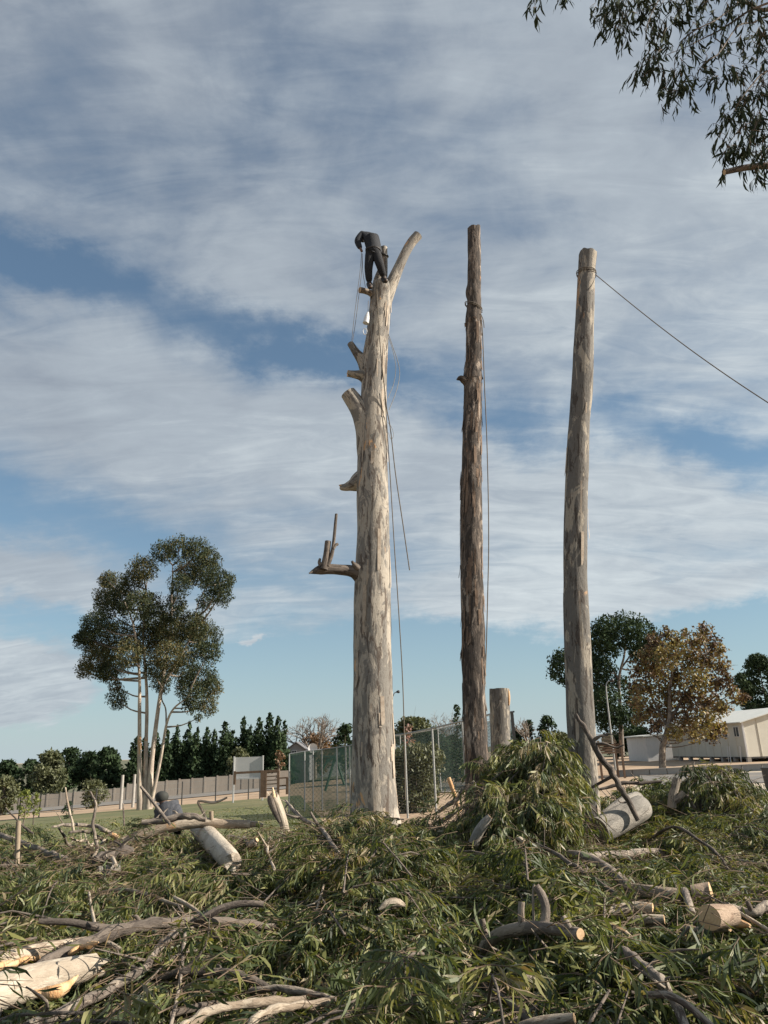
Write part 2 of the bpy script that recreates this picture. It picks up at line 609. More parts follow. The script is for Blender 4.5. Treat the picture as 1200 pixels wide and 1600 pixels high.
GREENS = [(0.0, (0.024, 0.038, 0.018)), (0.30, (0.066, 0.090, 0.037)), (0.55, (0.140, 0.160, 0.056)), (0.74, (0.22, 0.215, 0.070)),
          (0.86, (0.21, 0.20, 0.12)), (0.95, (0.24, 0.16, 0.085)), (1.0, (0.34, 0.29, 0.20))]
M['leaf'] = leaf_mat('fallen_gum_leaf', GREENS, 0.5, 0.25, 0.35)
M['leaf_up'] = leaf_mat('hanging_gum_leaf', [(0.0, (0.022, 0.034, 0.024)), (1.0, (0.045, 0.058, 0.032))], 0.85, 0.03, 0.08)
M['crown_gum'] = leaf_mat('gum_crown_leaf', [(0.0, (0.022, 0.034, 0.020)), (0.55, (0.052, 0.066, 0.032)), (0.85, (0.10, 0.10, 0.046)), (1.0, (0.14, 0.115, 0.055))], 0.8, 0.12, 0.2)
M['crown_dark'] = leaf_mat('dark_crown_leaf', [(0.0, (0.016, 0.030, 0.015)), (1.0, (0.046, 0.074, 0.032))], 0.8, 0.08, 0.2)
M['crown_olive'] = leaf_mat('olive_crown_leaf', [(0.0, (0.05, 0.062, 0.028)), (1.0, (0.13, 0.14, 0.065))], 0.6, 0.15)
M['crown_bright'] = leaf_mat('bright_crown_leaf', [(0.0, (0.09, 0.12, 0.025)), (1.0, (0.24, 0.26, 0.06))], 0.6, 0.25)
M['crown_autumn'] = leaf_mat('autumn_crown_leaf', [(0.0, (0.05, 0.032, 0.022)), (0.30, (0.13, 0.075, 0.040)), (0.55, (0.19, 0.125, 0.052)), (0.78, (0.15, 0.145, 0.052)), (1.0, (0.30, 0.23, 0.07))], 0.6, 0.15)
M['crown_pink'] = leaf_mat('pink_blossom', [(0.0, (0.10, 0.10, 0.06)), (0.6, (0.28, 0.15, 0.14)), (1.0, (0.55, 0.25, 0.27))], 0.6, 0.2)
M['crown_brown'] = leaf_mat('dry_crown_leaf', [(0.0, (0.09, 0.055, 0.03)), (1.0, (0.22, 0.13, 0.07))], 0.6, 0.2)
M['grass'] = leaf_mat('grass_blade', [(0.0, (0.055, 0.08, 0.022)), (0.7, (0.13, 0.15, 0.045)), (1.0, (0.30, 0.25, 0.12))], 0.6, 0.25)
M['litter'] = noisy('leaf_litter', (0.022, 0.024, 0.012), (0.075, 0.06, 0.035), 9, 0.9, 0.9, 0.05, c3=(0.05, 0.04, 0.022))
M['twig'] = noisy('twig_wood', (0.085, 0.055, 0.036), (0.20, 0.145, 0.095), 12, 0.8, 0.2)
M['dirt'] = noisy('sandy_ground', (0.34, 0.235, 0.15), (0.44, 0.33, 0.225), 0.8, 0.95, 0.5, 0.03, c3=(0.30, 0.21, 0.13))
M['lawn'] = noisy('lawn_ground', (0.085, 0.10, 0.038), (0.145, 0.145, 0.06), 0.9, 0.95, 0.8, 0.05, c3=(0.17, 0.15, 0.07), detail=9)
M['asphalt_and_shade'] = noisy('worn_asphalt_and_shade', (0.14, 0.135, 0.13), (0.19, 0.18, 0.165), 1.4, 0.9, 0.4, 0.01, c3=(0.24, 0.21, 0.17))
M['paving'] = noisy('pale_yard_surface', (0.44, 0.37, 0.28), (0.50, 0.43, 0.33), 0.7, 0.92, 0.3, 0.01, c3=(0.40, 0.34, 0.26))
M['wall'] = noisy('weathered_wall_panel', (0.25, 0.215, 0.18), (0.33, 0.29, 0.245), 0.6, 0.9, 0.4, 0.01, stretch=(1, 1, 0.35), c3=(0.20, 0.18, 0.155))
M['concrete'] = noisy('concrete', (0.30, 0.285, 0.26), (0.38, 0.36, 0.33), 1.5, 0.9, 0.3, 0.01)
M['rope'] = noisy('rope', (0.10, 0.085, 0.065), (0.17, 0.145, 0.115), 40, 0.9, 0.3)
M['rope_pale'] = noisy('pale_rope', (0.20, 0.20, 0.19), (0.28, 0.27, 0.25), 40, 0.9, 0.3)
M['cloth_dark'] = noisy('dark_work_cloth', (0.005, 0.007, 0.011), (0.013, 0.016, 0.023), 9, 0.85, 0.8, 0.02)
M['cloth_black'] = noisy('black_trouser_cloth', (0.004, 0.0045, 0.007), (0.010, 0.011, 0.015), 9, 0.85, 0.8, 0.02)
M['skin'] = plain('skin', (0.12, 0.065, 0.04), 0.55)
M['boot'] = plain('boot_leather', (0.02, 0.016, 0.014), 0.6)
M['galv'] = plain('galvanised_steel', (0.34, 0.35, 0.34), 0.55, 0.4)
M['darkmetal'] = plain('dark_metal', (0.05, 0.05, 0.05), 0.5, 0.3)
M['timber_dark'] = noisy('dark_timber', (0.09, 0.055, 0.035), (0.17, 0.11, 0.07), 5, 0.85, 0.4)
M['timber'] = noisy('weathered_timber', (0.22, 0.17, 0.12), (0.32, 0.26, 0.19), 6, 0.85, 0.4)
M['white'] = noisy('white_paint', (0.62, 0.62, 0.62), (0.72, 0.72, 0.71), 2, 0.6, 0.1)
M['board'] = noisy('grey_board', (0.42, 0.42, 0.42), (0.50, 0.50, 0.49), 1.2, 0.7, 0.1)
M['cream'] = noisy('cream_wall_sheet', (0.52, 0.50, 0.43), (0.60, 0.58, 0.50), 1.2, 0.75, 0.1)
M['roof_pale'] = noisy('pale_roof_sheet', (0.50, 0.52, 0.50), (0.60, 0.61, 0.58), 1.5, 0.55, 0.1)
M['roof_grey'] = noisy('grey_roof', (0.11, 0.11, 0.12), (0.17, 0.17, 0.18), 2.5, 0.85, 0.3)
M['glass'] = plain('window_glass', (0.05, 0.06, 0.07), 0.12)


# ------------------------------------------------------------ ground
M['field'] = noisy('far_field', (0.07, 0.085, 0.045), (0.13, 0.125, 0.07), 0.02, 0.95, 0.0, c3=(0.10, 0.09, 0.055))


def axis(lo, hi, mid0, mid1, step, far):
    inner = np.arange(mid0, mid1 + 1e-6, step)
    left = mid0 - np.geomspace(step, mid0 - lo, far)
    right = mid1 + np.geomspace(step, hi - mid1, far)
    return np.concatenate([left[::-1], inner, right])


xs = axis(-9000, 9000, -60, 60, 1.0, 26)
ys = axis(-9000, 12000, -6, 120, 1.0, 26)
GX, GY = np.meshgrid(xs, ys)
GZ = terrain_np(GX, GY)
V = np.stack([GX, GY, GZ], 2).reshape(-1, 3)
nx, ny = len(xs), len(ys)
q = np.array([[j * nx + i, j * nx + i + 1, (j + 1) * nx + i + 1, (j + 1) * nx + i] for j in range(ny - 1) for i in range(nx - 1)])
tag(quick_mesh('ground', V, q.ravel(), np.full(len(q), 4), M['dirt'], smooth=True), kind='structure')


def sheet(name, corners, lift, mat, nu=30, nv=10, wav=0.0, seed=1):
    """ground cover following the terrain; corners run near left, near right, far right, far left"""
    a, b, c, d = [np.array(p[:2]) for p in corners]
    U, W = np.meshgrid(np.linspace(0, 1, nu), np.linspace(0, 1, nv))
    P = (a[None, None] * ((1 - U) * (1 - W))[..., None] + b * (U * (1 - W))[..., None] + c * (U * W)[..., None] + d * ((1 - U) * W)[..., None])
    if wav:
        n = fbm(P[..., 0] * 0.5, P[..., 1] * 0.25, 0, seed, 4)
        edge = np.where((W == 0) | (W == 1), 1.0, 0.0)
        P[..., 1] += n * wav * edge * (0.4 + 0.03 * P[..., 1])
    Z = terrain_np(P[..., 0], P[..., 1]) + lift
    V = np.concatenate([P, Z[..., None]], 2).reshape(-1, 3)
    q = np.array([[j * nu + i, j * nu + i + 1, (j + 1) * nu + i + 1, (j + 1) * nu + i] for j in range(nv - 1) for i in range(nu - 1)])
    return tag(quick_mesh(name, V, q.ravel(), np.full(len(q), 4), mat, smooth=True), kind='structure')


sheet('lawn', [Vector((-30, 13, 0)), Vector((-0.5, 14, 0)), atg(470, 1243), atg(-160, 1296)], 0.03, M['lawn'], 120, 24, 0.9)
sheet('field', [Vector((-700, 100, 0)), Vector((400, 100, 0)), Vector((4000, 6000, 0)), Vector((-6000, 6000, 0))], 0.12, M['field'], 60, 60, 0)
sheet('road', [atg(-140, 1287), atg(450, 1233), atg(450, 1223.5), atg(-140, 1274)], 0.06, M['asphalt_and_shade'], 60, 6, 0.3)
sheet('road', [atg(560, 1243), atg(800, 1236), atg(800, 1221), atg(560, 1228)], 0.05, M['asphalt_and_shade'], 30, 6, 0.2)
sheet('road', [atg(560, 1212), atg(800, 1206), atg(800, 1195), atg(560, 1201)], 0.05, M['asphalt_and_shade'], 30, 6, 0.2)
sheet('grass_verge', [atg(700, 1216), atg(800, 1213), atg(800, 1207.5), atg(700, 1211)], 0.04, M['lawn'], 30, 5, 0.3)
sheet('pavement', [Vector((3.5, 17, 0)), Vector((24, 17, 0)), atg(1290, 1203), atg(1010, 1208)], 0.03, M['paving'], 50, 16, 0.2)
sheet('road', [atg(1000, 1229), atg(1290, 1223), atg(1290, 1206), atg(1000, 1213)], 0.055, M['asphalt_and_shade'], 30, 8, 0.1)  # shaded band of the tan road, its shade put into a darker surface colour

# low concrete kerb wall on the right
mb = MB()
k0 = atg(965, 1214); k1 = atg(1330, 1200)
base = []
for i in range(12):
    p = k0.lerp(k1, i / 12); q2 = k0.lerp(k1, (i + 1) / 12 - 0.004)
    h = 0.42
    za = terrain(p.x, p.y); zb = terrain(q2.x, q2.y)
    mb.beam((p.x, p.y, za + h / 2 - 0.05), (q2.x, q2.y, zb + h / 2 - 0.05), 0.22, h)
kw = empty('low_wall', (k0.x, k0.y, terrain(k0.x, k0.y)), 'low grey concrete wall along the road in front of the raised cream building', 'wall')
mb.build('wall_body', M['concrete'], kw)
mb = MB()
for i in range(12):
    p = k0.lerp(k1, i / 12); q2 = k0.lerp(k1, (i + 1) / 12)
    mb.beam((p.x, p.y, terrain(p.x, p.y) + 0.39), (q2.x, q2.y, terrain(q2.x, q2.y) + 0.39), 0.28, 0.05)
mb.build('coping', M['concrete'], kw)

# ------------------------------------------------------------ boundary wall of precast panels, far left to centre
wall_pts = [(-190, 88), (0, 84), (55, 84), (120, 86), (178, 88), (212, 89), (300, 90), (363, 91), (410, 92), (455, 92)]
bw = None
prev = None
X0 = at(-190, 1240, 86).x
X1 = at(455, 1220, 92).x
bw = empty('boundary_wall', (X0, 88, terrain(X0, 88)), 'long weathered grey boundary wall of panels behind the road at the left', 'wall')
NP = 32
proto = None; proto_post = None
for i in range(NP):
    xa = X0 + (X1 - X0) * i / NP; xb = X0 + (X1 - X0) * (i + 1) / NP
    ya = 84 + 8 * i / NP; yb = 84 + 8 * (i + 1) / NP
    # photo: the wall steps up to the right of the gum tree
    h = 1.4 if xa < at(178, 1230, 88).x else 1.75
    za = min(terrain(xa, ya), terrain(xb, yb))
    L = math.hypot(xb - xa, yb - ya)
    if proto is None:
        proto = MB().box((0, 0, 0.5), (1, 0.09, 1)).build('panel', M['wall'], bw)
        proto_post = MB().box((0, 0, 0.5), (0.17, 0.17, 1)).build('post', M['wall'], bw)
        o, pst = proto, proto_post
    else:
        o = proto.copy(); COL.objects.link(o)
        pst = proto_post.copy(); COL.objects.link(pst)
    o.parent = bw; pst.parent = bw
    o.location = Vector(((xa + xb) / 2, (ya + yb) / 2, za - 0.15)) - bw.location
    o.scale = (L - 0.12, 1, h + 0.15)
    o.rotation_euler = (0, 0, math.atan2(yb - ya, xb - xa))
    pst.location = Vector((xa, ya, za - 0.15)) - bw.location
    pst.scale = (1, 1, h + 0.2 + 0.02 * (i % 3))
    pst.rotation_euler = o.rotation_euler

# ------------------------------------------------------------ posts and thin wire fence on the left
def post(px, py_top, py_bot, Y, r, mat, name, label, group=None, lean=0.0, wires=None):
    b = at(px, py_bot, Y); t = at(px, py_top, Y)
    g = terrain(b.x, b.y)
    t = Vector((b.x + lean, b.y, t.z)); b = Vector((b.x, b.y, g - 0.1))
    mb = MB()
    tube(mb, [b, b.lerp(t, 0.5), t], [r, r, r * 0.92], 8, 8, 0.04, seed=int(px))
    o = mb.build(name, mat, smooth=True, loc=b)
    tag(o, label, name.replace('_', ' '), group)
    return o, t


post(189, 1211, 1252, 64, 0.13, M['concrete'], 'fence_post', 'pale grey post, the left one of two beside the tall gum tree')
post(208, 1210, 1250, 66, 0.13, M['concrete'], 'fence_post', 'pale grey post nearest the left side of the tall gum tree trunks')
fp = []
FPX = [(30, 1243, 1270), (62, 1238, 1262), (113, 1234, 1258), (150, 1231, 1250), (284, 1217, 1252), (337, 1217, 1238), (388, 1214, 1244), (392 + 14, 1212, 1232)]
wire_fence = empty('wire_fence', atg(284, 1254), 'thin wire fence on dark posts between the lawn and the road at the left', 'fence')
tops = []
for i, (px, a, b) in enumerate(FPX):
    Y = 60 if i < 4 else 62
    p = at(px, b, Y); g = terrain(p.x, Y)
    tp = Vector((p.x, Y, g + 1.75))
    m1 = MB(); tube(m1, [(p.x, Y, g - 0.1), tp], [0.05, 0.045], 3, 6)
    m1.build('post', M['darkmetal'], wire_fence, smooth=True)
    tops.append(tp)
for lv in (0.35, 0.8, 1.25, 1.65):
    m1 = MB()
    for a, b in zip(tops[:-1], tops[1:]):
        tube(m1, [a - Vector((0, 0, 1.75 - lv)), b - Vector((0, 0, 1.75 - lv))], [0.007, 0.007], 3, 4, cap=(False, False))
    m1.build('wire', M['galv'], wire_fence)

# ------------------------------------------------------------ white board on posts
Yb = 58
bd = empty('notice_board', atg(388, 1245), 'blank pale grey board on two posts in front of the row of cypresses', 'board')
p00 = at(366, 1216, Yb); p10 = at(410, 1214, Yb); p11 = at(410, 1182, Yb); p01 = at(366, 1184, Yb)
mb = MB(); mb.box(((p00.x + p10.x) / 2, Yb, (p00.z + p11.z) / 2), (p10.x - p00.x, 0.06, p11.z - p00.z))
mb.build('panel', M['board'], bd)
for x in (p00.x - 0.03, p10.x + 0.03):
    mb = MB(); mb.box((x, Yb - 0.08, (terrain(x, Yb) + p11.z) / 2), (0.1, 0.1, p11.z - terrain(x, Yb) + 0.15))
    mb.build('post', M['board'], bd)
mb = MB(); mb.box(((p00.x + p10.x) / 2, Yb - 0.06, p00.z - 0.05), (p10.x - p00.x + 0.1, 0.09, 0.09))
mb.build('rail', M['board'], bd)

# ------------------------------------------------------------ timber climbing frame
Yt = 50
tf = empty('climbing_frame', atg(430, 1245), 'dark timber frame with ladder rungs and a long cross beam beside the green net', 'play frame')


def tb(parts_name, a, b, wd, mat=M['timber_dark'], parent=None, Y=Yt, dy0=0, dy1=0):
    A = at(a[0], a[1], Y) + Vector((0, dy0, 0)); B = at(b[0], b[1], Y) + Vector((0, dy1, 0))
    m1 = MB(); m1.beam(A, B, wd, wd)
    return m1.build(parts_name, mat, parent)


tb('beam', (366, 1208), (436, 1204), 0.14, parent=tf)
for x, y0 in ((367, 1226), (410, 1246), (415, 1246), (435, 1243), (449, 1241)):
    tb('post', (x, 1205 if x < 440 else 1215), (x - 0.6, y0), 0.15 if x != 410 else 0.2, parent=tf)
for y in (1207, 1213, 1219, 1225, 1232):
    tb('rung', (414, y + 0.6), (436, y - 0.6), 0.06, parent=tf)
tb('rung', (435, 1216), (450, 1215), 0.09, parent=tf)
tb('rung', (435, 1228), (450, 1227), 0.09, parent=tf)

# ------------------------------------------------------------ green net fence and wire mesh fence (materials with real gaps)
def net_mat(name, col, cover, cell, thick, col2=None):
    m, t, b, o = new_mat(name)
    p = t.n.new('ShaderNodeNewGeometry').outputs['Position']
    x, y, z = t.sep(p)
    s = t.math('ADD', x, t.math('MULTIPLY', y, 0.35))
    a = t.math('PINGPONG', t.math('ADD', s, z), cell)
    c = t.math('PINGPONG', t.math('SUBTRACT', s, z), cell)
    line = t.math('MAXIMUM', t.math('LESS_THAN', a, thick), t.math('LESS_THAN', c, thick))
    n = t.noise(p, 0.7, 5, 0.6)
    al = t.math('MAXIMUM', line, t.range(n, 0.3, 0.7, cover - 0.09, cover + 0.09))
    t.put(b.inputs['Base Color'], t.mix(t.noise(p, 3, 4), col, col2 or col))
    b.inputs['Roughness'].default_value = 0.8
    t.put(b.inputs['Alpha'], al)
    return m


M['greennet'] = net_mat('green_shade_net', (0.05, 0.13, 0.09), 0.72, 0.10, 0.006, (0.085, 0.15, 0.115))
M['darknet'] = net_mat('dark_green_shade_net', (0.03, 0.065, 0.048), 0.55, 0.10, 0.008, (0.045, 0.085, 0.065))
M['mesh'] = net_mat('wire_mesh', (0.20, 0.20, 0.19), 0.05, 0.05, 0.0024)


def fence_line(name, pts, label, cat, netmat, postmat, prad=0.035, rail=True, group=None, lowrail=False, netname='net'):
    """pts: (px, top py, base py, Y, has post)"""
    root = empty(name, at(pts[0][0], pts[0][2], pts[0][3]), label, cat, group)
    T = []; B = []
    for px, yt, yb, Y, hp in pts:
        t = at(px, yt, Y); b = at(px, yb, Y)
        g = terrain(t.x, Y)
        T.append(Vector((t.x, Y, t.z))); B.append(Vector((t.x, Y, max(g, min(g, b.z)))))
        if hp:
            m1 = MB(); tube(m1, [B[-1] - Vector((0, 0.0, 0.1)), T[-1]], [prad, prad], 3, 8)
            m1.build('post', postmat, root, smooth=True)
    m1 = MB()
    for i in range(len(T) - 1):
        o = Vector((0, 0.05, 0))
        m1.add([B[i] + o, B[i + 1] + o, T[i + 1] + o, T[i] + o], [(0, 1, 2, 3)])
    m1.build(netname, netmat, root)
    if rail:
        m1 = MB()
        for a, b in zip(T[:-1], T[1:]):
            tube(m1, [a, b], [prad * 0.8, prad * 0.8], 3, 6, cap=(False, False))
        m1.build('rail', postmat, root)
    return root, T, B


fence_line('net_fence', [(452, 1178, 1256, 38, 1), (459, 1177, 1256, 38, 0), (476, 1174, 1256, 38, 1), (489, 1172.5, 1255, 38, 1), (503, 1171, 1255, 38, 1), (526, 1168, 1256, 37, 1), (540, 1166, 1256, 36.5, 1), (546, 1165, 1256, 36, 1), (600, 1150, 1262, 31, 0)],
           'green shade net fence on slim posts to the left of the big lopped trunk', 'net fence', M['greennet'], M['galv'])
fence_line('wire_mesh_fence', [(600, 1150, 1262, 30, 0), (632, 1147, 1266, 28, 1), (675, 1138, 1268, 26.5, 1), (722, 1127, 1270, 25, 1), (766, 1116, 1275, 23.6, 1), (803, 1112, 1280, 22.6, 0)],
           'see-through wire mesh fence between the big lopped trunk and the dark pole', 'wire fence', M['mesh'], M['galv'])
fence_line('screen_fence', [(556, 1158, 1201, 50, 1), (625, 1149, 1198, 50, 1), (684, 1139, 1197, 50, 1), (722, 1131, 1195, 50, 1), (800, 1124, 1190, 50, 1)],
           'dark green screening net on the far side of the yard behind the wire mesh', 'net fence', M['darknet'], M['galv'])
# leaning dark post at the end of the wire fence
a = at(807, 1186, 22.4); b = at(799.5, 1112, 22.4)
mb = MB(); mb.beam(Vector((a.x, a.y, terrain(a.x, a.y) - 0.1)) + (a - b) * 0.0, b, 0.10, 0.08)
tag(mb.build('fence_post', M['darkmetal'], loc=a), 'dark steel post leaning to the left beside the tall pale stump', 'fence post')

# green A frame behind the net
M['green_metal'] = plain('green_painted_steel', (0.04, 0.09, 0.06), 0.5, 0.0)
sw = empty('swing_frame', atg(522, 1240), 'green steel A frame standing behind the green net', 'swing frame')
for a, b in (((524, 1182), (508, 1236)), ((524, 1182), (538, 1226)), ((513, 1186), (500, 1210)), ((522, 1182), (512, 1190))):
    A = at(*a, 44); B = at(*b, 44)
    m1 = MB(); tube(m1, [A, B], [0.07, 0.07], 3, 8); m1.build('leg', M['green_metal'], sw, smooth=True)
A = at(524, 1182, 44)
m1 = MB(); tube(m1, [A, A + Vector((-1.0, 3.0, 0))], [0.05, 0.05], 3, 8); m1.build('crossbar', M['green_metal'], sw, smooth=True)
bq = atg(540, 1236)
bench = empty('bench', (bq.x, bq.y, bq.z), 'low dark metal bench on the sand behind the green net', 'bench')
MB().box((bq.x, bq.y, bq.z + 0.45), (1.6, 0.4, 0.05)).build('seat', M['green_metal'], bench)
for s in (-0.65, 0.65):
    MB().box((bq.x + s, bq.y, bq.z + 0.21), (0.06, 0.34, 0.42)).build('leg', M['green_metal'], bench)

# ------------------------------------------------------------ street lamps
def street_lamp(px, py_top, py_base, Y, reach, label):
    b = at(px, py_base, Y); t = at(px, py_top, Y)
    H = t.z - terrain(b.x, Y)
    base = Vector((b.x, Y, terrain(b.x, Y)))
    r = empty('street_lamp', base, label, 'street lamp', 'street lamps in the background')
    m1 = MB()
    tube(m1, [base - Vector((0, 0, .1)), base + Vector((0, 0, H * 0.55)), base + Vector((0.03, 0, H * 0.88)), base + Vector((reach * 0.35, 0, H * 0.975)), base + Vector((reach, 0, H))], [0.09, 0.07, 0.055, 0.045, 0.04], 24, 8)
    m1.build('pole', M['galv'], r, smooth=True)
    m1 = MB()
    hd = base + Vector((reach, 0, H))
    tube(m1, [hd - Vector((0.08, 0, 0.03)), hd + Vector((reach * 0.25, 0, 0.0)), hd + Vector((reach * 0.5, 0, 0.02))], [0.07, 0.15, 0.09], 8, 8)
    m1.build('lamp_head', M['darkmetal'], r, smooth=True)


street_lamp(616.5, 1081, 1200, 72, 0.5, 'slim street lamp with curved arm just right of the big lopped trunk')
street_lamp(959, 1063, 1180, 62, 0.5, 'grey street lamp in front of the rounded gum tree at the right')

# ------------------------------------------------------------ houses far left of centre
def house(name, label, px0, px1, y_base, y_eave, y_ridge, Y, depth, wallm, roofm, hip=0.0, windows=()):
    a = at(px0, y_base, Y); b = at(px1, y_base, Y)
    ze = at((px0 + px1) / 2, y_eave, Y).z; zr = at((px0 + px1) / 2, y_ridge, Y).z
    g = terrain((a.x + b.x) / 2, Y) - 0.2
    r = empty(name, ((a.x + b.x) / 2, Y, g), label, 'building')
    x0, x1 = a.x, b.x
    m1 = MB(); m1.box(((x0 + x1) / 2, Y + depth / 2, (g + ze) / 2), (x1 - x0, depth, ze - g))
    if hip == 0:
        m1.add([(x0, Y, ze), (x1, Y, ze), ((x0 + x1) / 2, Y, zr), (x0, Y + depth, ze), (x1, Y + depth, ze), ((x0 + x1) / 2, Y + depth, zr)], [(0, 1, 2), (4, 3, 5)])
    m1.build('wall', wallm, r)
    m1 = MB(); o = 0.35; xm = (x0 + x1) / 2; k = (zr - ze) / (xm - x0)
    for s, xe in ((-1, x0 - o), (1, x1 + o)):
        zo = ze - k * o
        P = [(xe, Y - o, zo + 0.05), (xm, Y - o, zr + 0.06), (xm, Y + depth + o, zr + 0.06), (xe, Y + depth + o, zo + 0.05)]
        Q = [(x, y, z + 0.12) for x, y, z in P]
        m1.add(P + Q, [(0, 1, 2, 3), (7, 6, 5, 4), (0, 4, 5, 1), (1, 5, 6, 2), (2, 6, 7, 3), (3, 7, 4, 0)])
    m1.build('roof', roofm, r)
    for (wx0, wy0, wx1, wy1) in windows:
        A = at(wx0, wy1, Y); B = at(wx1, wy0, Y)
        f = MB().box(((A.x + B.x) / 2, Y - 0.03, (A.z + B.z) / 2), (B.x - A.x, 0.08, B.z - A.z)).build('window', M['white'], r)
        w2 = (B.x - A.x) / 2 - 0.12
        for s in (-1, 1):
            MB().box(((A.x + B.x) / 2 + s * (w2 / 2 + 0.035), Y - 0.075, (A.z + B.z) / 2), (w2, 0.02, B.z - A.z - 0.16)).build('pane', M['glass'], f)
    return r


M['house_wall'] = noisy('grey_house_wall', (0.26, 0.26, 0.27), (0.33, 0.33, 0.34), 1.0, 0.85, 0.1)
house('house', 'grey gabled house with one window behind the green net', 444, 481, 1210, 1175, 1161, 100, 9, M['house_wall'], M['roof_grey'], windows=[(455.5, 1172, 464, 1179)])
house('house', 'white building partly hidden behind the green net and its A frame', 488, 548, 1212, 1174, 1168, 112, 9, M['white'], M['roof_grey'])
# satellite dish on the roof corner
dp = at(489, 1169, 99)
dish = empty('satellite_dish', (dp.x, dp.y, dp.z - 0.6), 'white satellite dish by the roof of the grey gabled house', 'satellite dish')
m1 = MB()
V = [(0, 0, 0)]
for r_, z_1 in ((0.3, 0.05), (0.6, 0.18)):
    V += [(math.cos(a) * r_, z_1 * -1, math.sin(a) * r_) for a in np.linspace(0, 2 * math.pi, 16, endpoint=False)]
Fd = [(0, 1 + i, 1 + (i + 1) % 16) for i in range(16)] + [(1 + i, 17 + i, 17 + (i + 1) % 16, 1 + (i + 1) % 16) for i in range(16)]
m1.add([Vector(v) + dp for v in V], Fd); m1.build('dish', M['white'], dish, smooth=True)
m1 = MB(); tube(m1, [dp + Vector((0, 0.05, 0)), dp + Vector((0, 0.3, -0.4)), dp + Vector((0, 0.3, -2.2))], [0.04, 0.04, 0.04], 6, 6); m1.build('mount', M['galv'], dish)

# ------------------------------------------------------------ raised cream prefabricated building on the right
Cc = atg(1170, 1191)
Yc = Cc.y
pf = empty('prefab_building', (Cc.x, Cc.y, terrain(Cc.x, Cc.y)), 'long cream prefabricated building raised on short piers behind the autumn tree', 'building')
zc_ = terrain(Cc.x, Cc.y)
ldir = (at(1052, 1183, Yc * 1.20) - Cc); ldir.z = 0; LL = ldir.length; ldir.normalize()
wdir = Vector((-ldir.y, ldir.x, 0)) * -1
if wdir.x < 0: wdir = -wdir
z0, z1 = zc_ + 0.38, at(1167, 1127, Yc).z
W_ = 8.0
zr_ = z1 + 1.0


def PP(l, wd, z): return Cc.copy().to_2d().to_3d() + ldir * l + wdir * wd + Vector((0, 0, z))


m1 = MB()
m1.add([PP(0, 0, z0), PP(LL, 0, z0), PP(LL, 0, z1), PP(0, 0, z1), PP(0, W_, z0), PP(LL, W_, z0), PP(LL, W_, z1), PP(0, W_, z1), PP(0, W_ / 2, zr_), PP(LL, W_ / 2, zr_)],
       [(0, 1, 2, 3), (5, 4, 7, 6), (1, 0, 4, 5), (0, 3, 8, 7, 4), (5, 6, 9, 2, 1)])
m1.build('wall', M['cream'], pf)
m1 = MB()
NR = 70
for side in (0, 1):
    wa = -0.35 if side == 0 else W_ + 0.35
    P = []
    for i in range(NR * 2 + 1):
        l = -0.3 + (LL + 0.6) * i / (NR * 2); dz = 0.03 * (i % 2)
        zo = z1 - (zr_ - z1) / (W_ / 2) * 0.35 + 0.04
        P += [PP(l, wa, zo + dz), PP(l, W_ / 2, zr_ + 0.04 + dz), PP(l, wa, zo + dz - 0.07), PP(l, W_ / 2, zr_ - 0.03 + dz)]
    n = NR * 2
    Fq = [(4 * i, 4 * i + 1, 4 * i + 5, 4 * i + 4) for i in range(n)] + [(4 * i + 3, 4 * i + 2, 4 * i + 6, 4 * i + 7) for i in range(n)]
    Fq += [(4 * i + 2, 4 * i, 4 * i + 4, 4 * i + 6) for i in range(n)] + [(0, 2, 3, 1), (4 * n, 4 * n + 1, 4 * n + 3, 4 * n + 2)]
    m1.add(P, Fq)
m1.build('roof', M['roof_pale'], pf)
for l in np.arange(1.2, LL, 1.22):
    m1 = MB(); m1.beam(PP(l, -0.015, z0), PP(l, -0.015, z1 - 0.1), 0.05, 0.03); m1.build('cover_strip', M['cream'], pf)
for wd in np.arange(1.2, W_, 1.22):
    m1 = MB(); m1.beam(PP(-0.015, wd, z0), PP(-0.015, wd, z1 + min(wd, W_ - wd) * 0.25 - 0.1), 0.03, 0.05); m1.build('cover_strip', M['cream'], pf)
m1 = MB(); m1.beam(PP(-0.02, -0.02, z0), PP(-0.02, -0.02, z1), 0.12, 0.12); m1.build('corner_trim', M['white'], pf)
m1 = MB(); m1.beam(PP(0, 0.05, z0 - 0.06), PP(LL, 0.05, z0 - 0.06), 0.12, 0.12); m1.beam(PP(0.05, 0, z0 - 0.06), PP(0.05, W_, z0 - 0.06), 0.12, 0.11); m1.build('floor_beam', M['darkmetal'], pf)
for l in np.arange(0.1, LL, 1.8):
    for wd in (0.1, W_ / 2, W_ - 0.1):
        m1 = MB(); m1.box(PP(l, wd, zc_ + 0.13), (0.3, 0.3, 0.42)); m1.build('pier', M['concrete'], pf)
for l in (0.9, 2.6):
    f = MB(); f.beam(PP(l, -0.03, z1 - 1.15), PP(l + 0.0, -0.03, z1 - 0.35), 0.75, 0.07, up=wdir); f = f.build('window', M['white'], pf)
    m2 = MB(); m2.beam(PP(l, -0.075, z1 - 1.1), PP(l, -0.075, z1 - 0.4), 0.62, 0.02, up=wdir); m2.build('pane', M['glass'], f)
    m2 = MB(); m2.beam(PP(l, -0.09, z1 - 1.1), PP(l, -0.09, z1 - 0.4), 0.03, 0.02, up=wdir); m2.build('glazing_bar', M['white'], f)
for l, wd in ((0.6, -0.25), (2.4, -0.25), (2.0, -0.3)):
    m1 = MB(); tube(m1, [PP(l, wd, zc_ + 0.0), PP(l, wd + 0.1, z0 + 0.8)], [0.035, 0.035], 3, 6); m1.build('pipe', M['white'], pf)

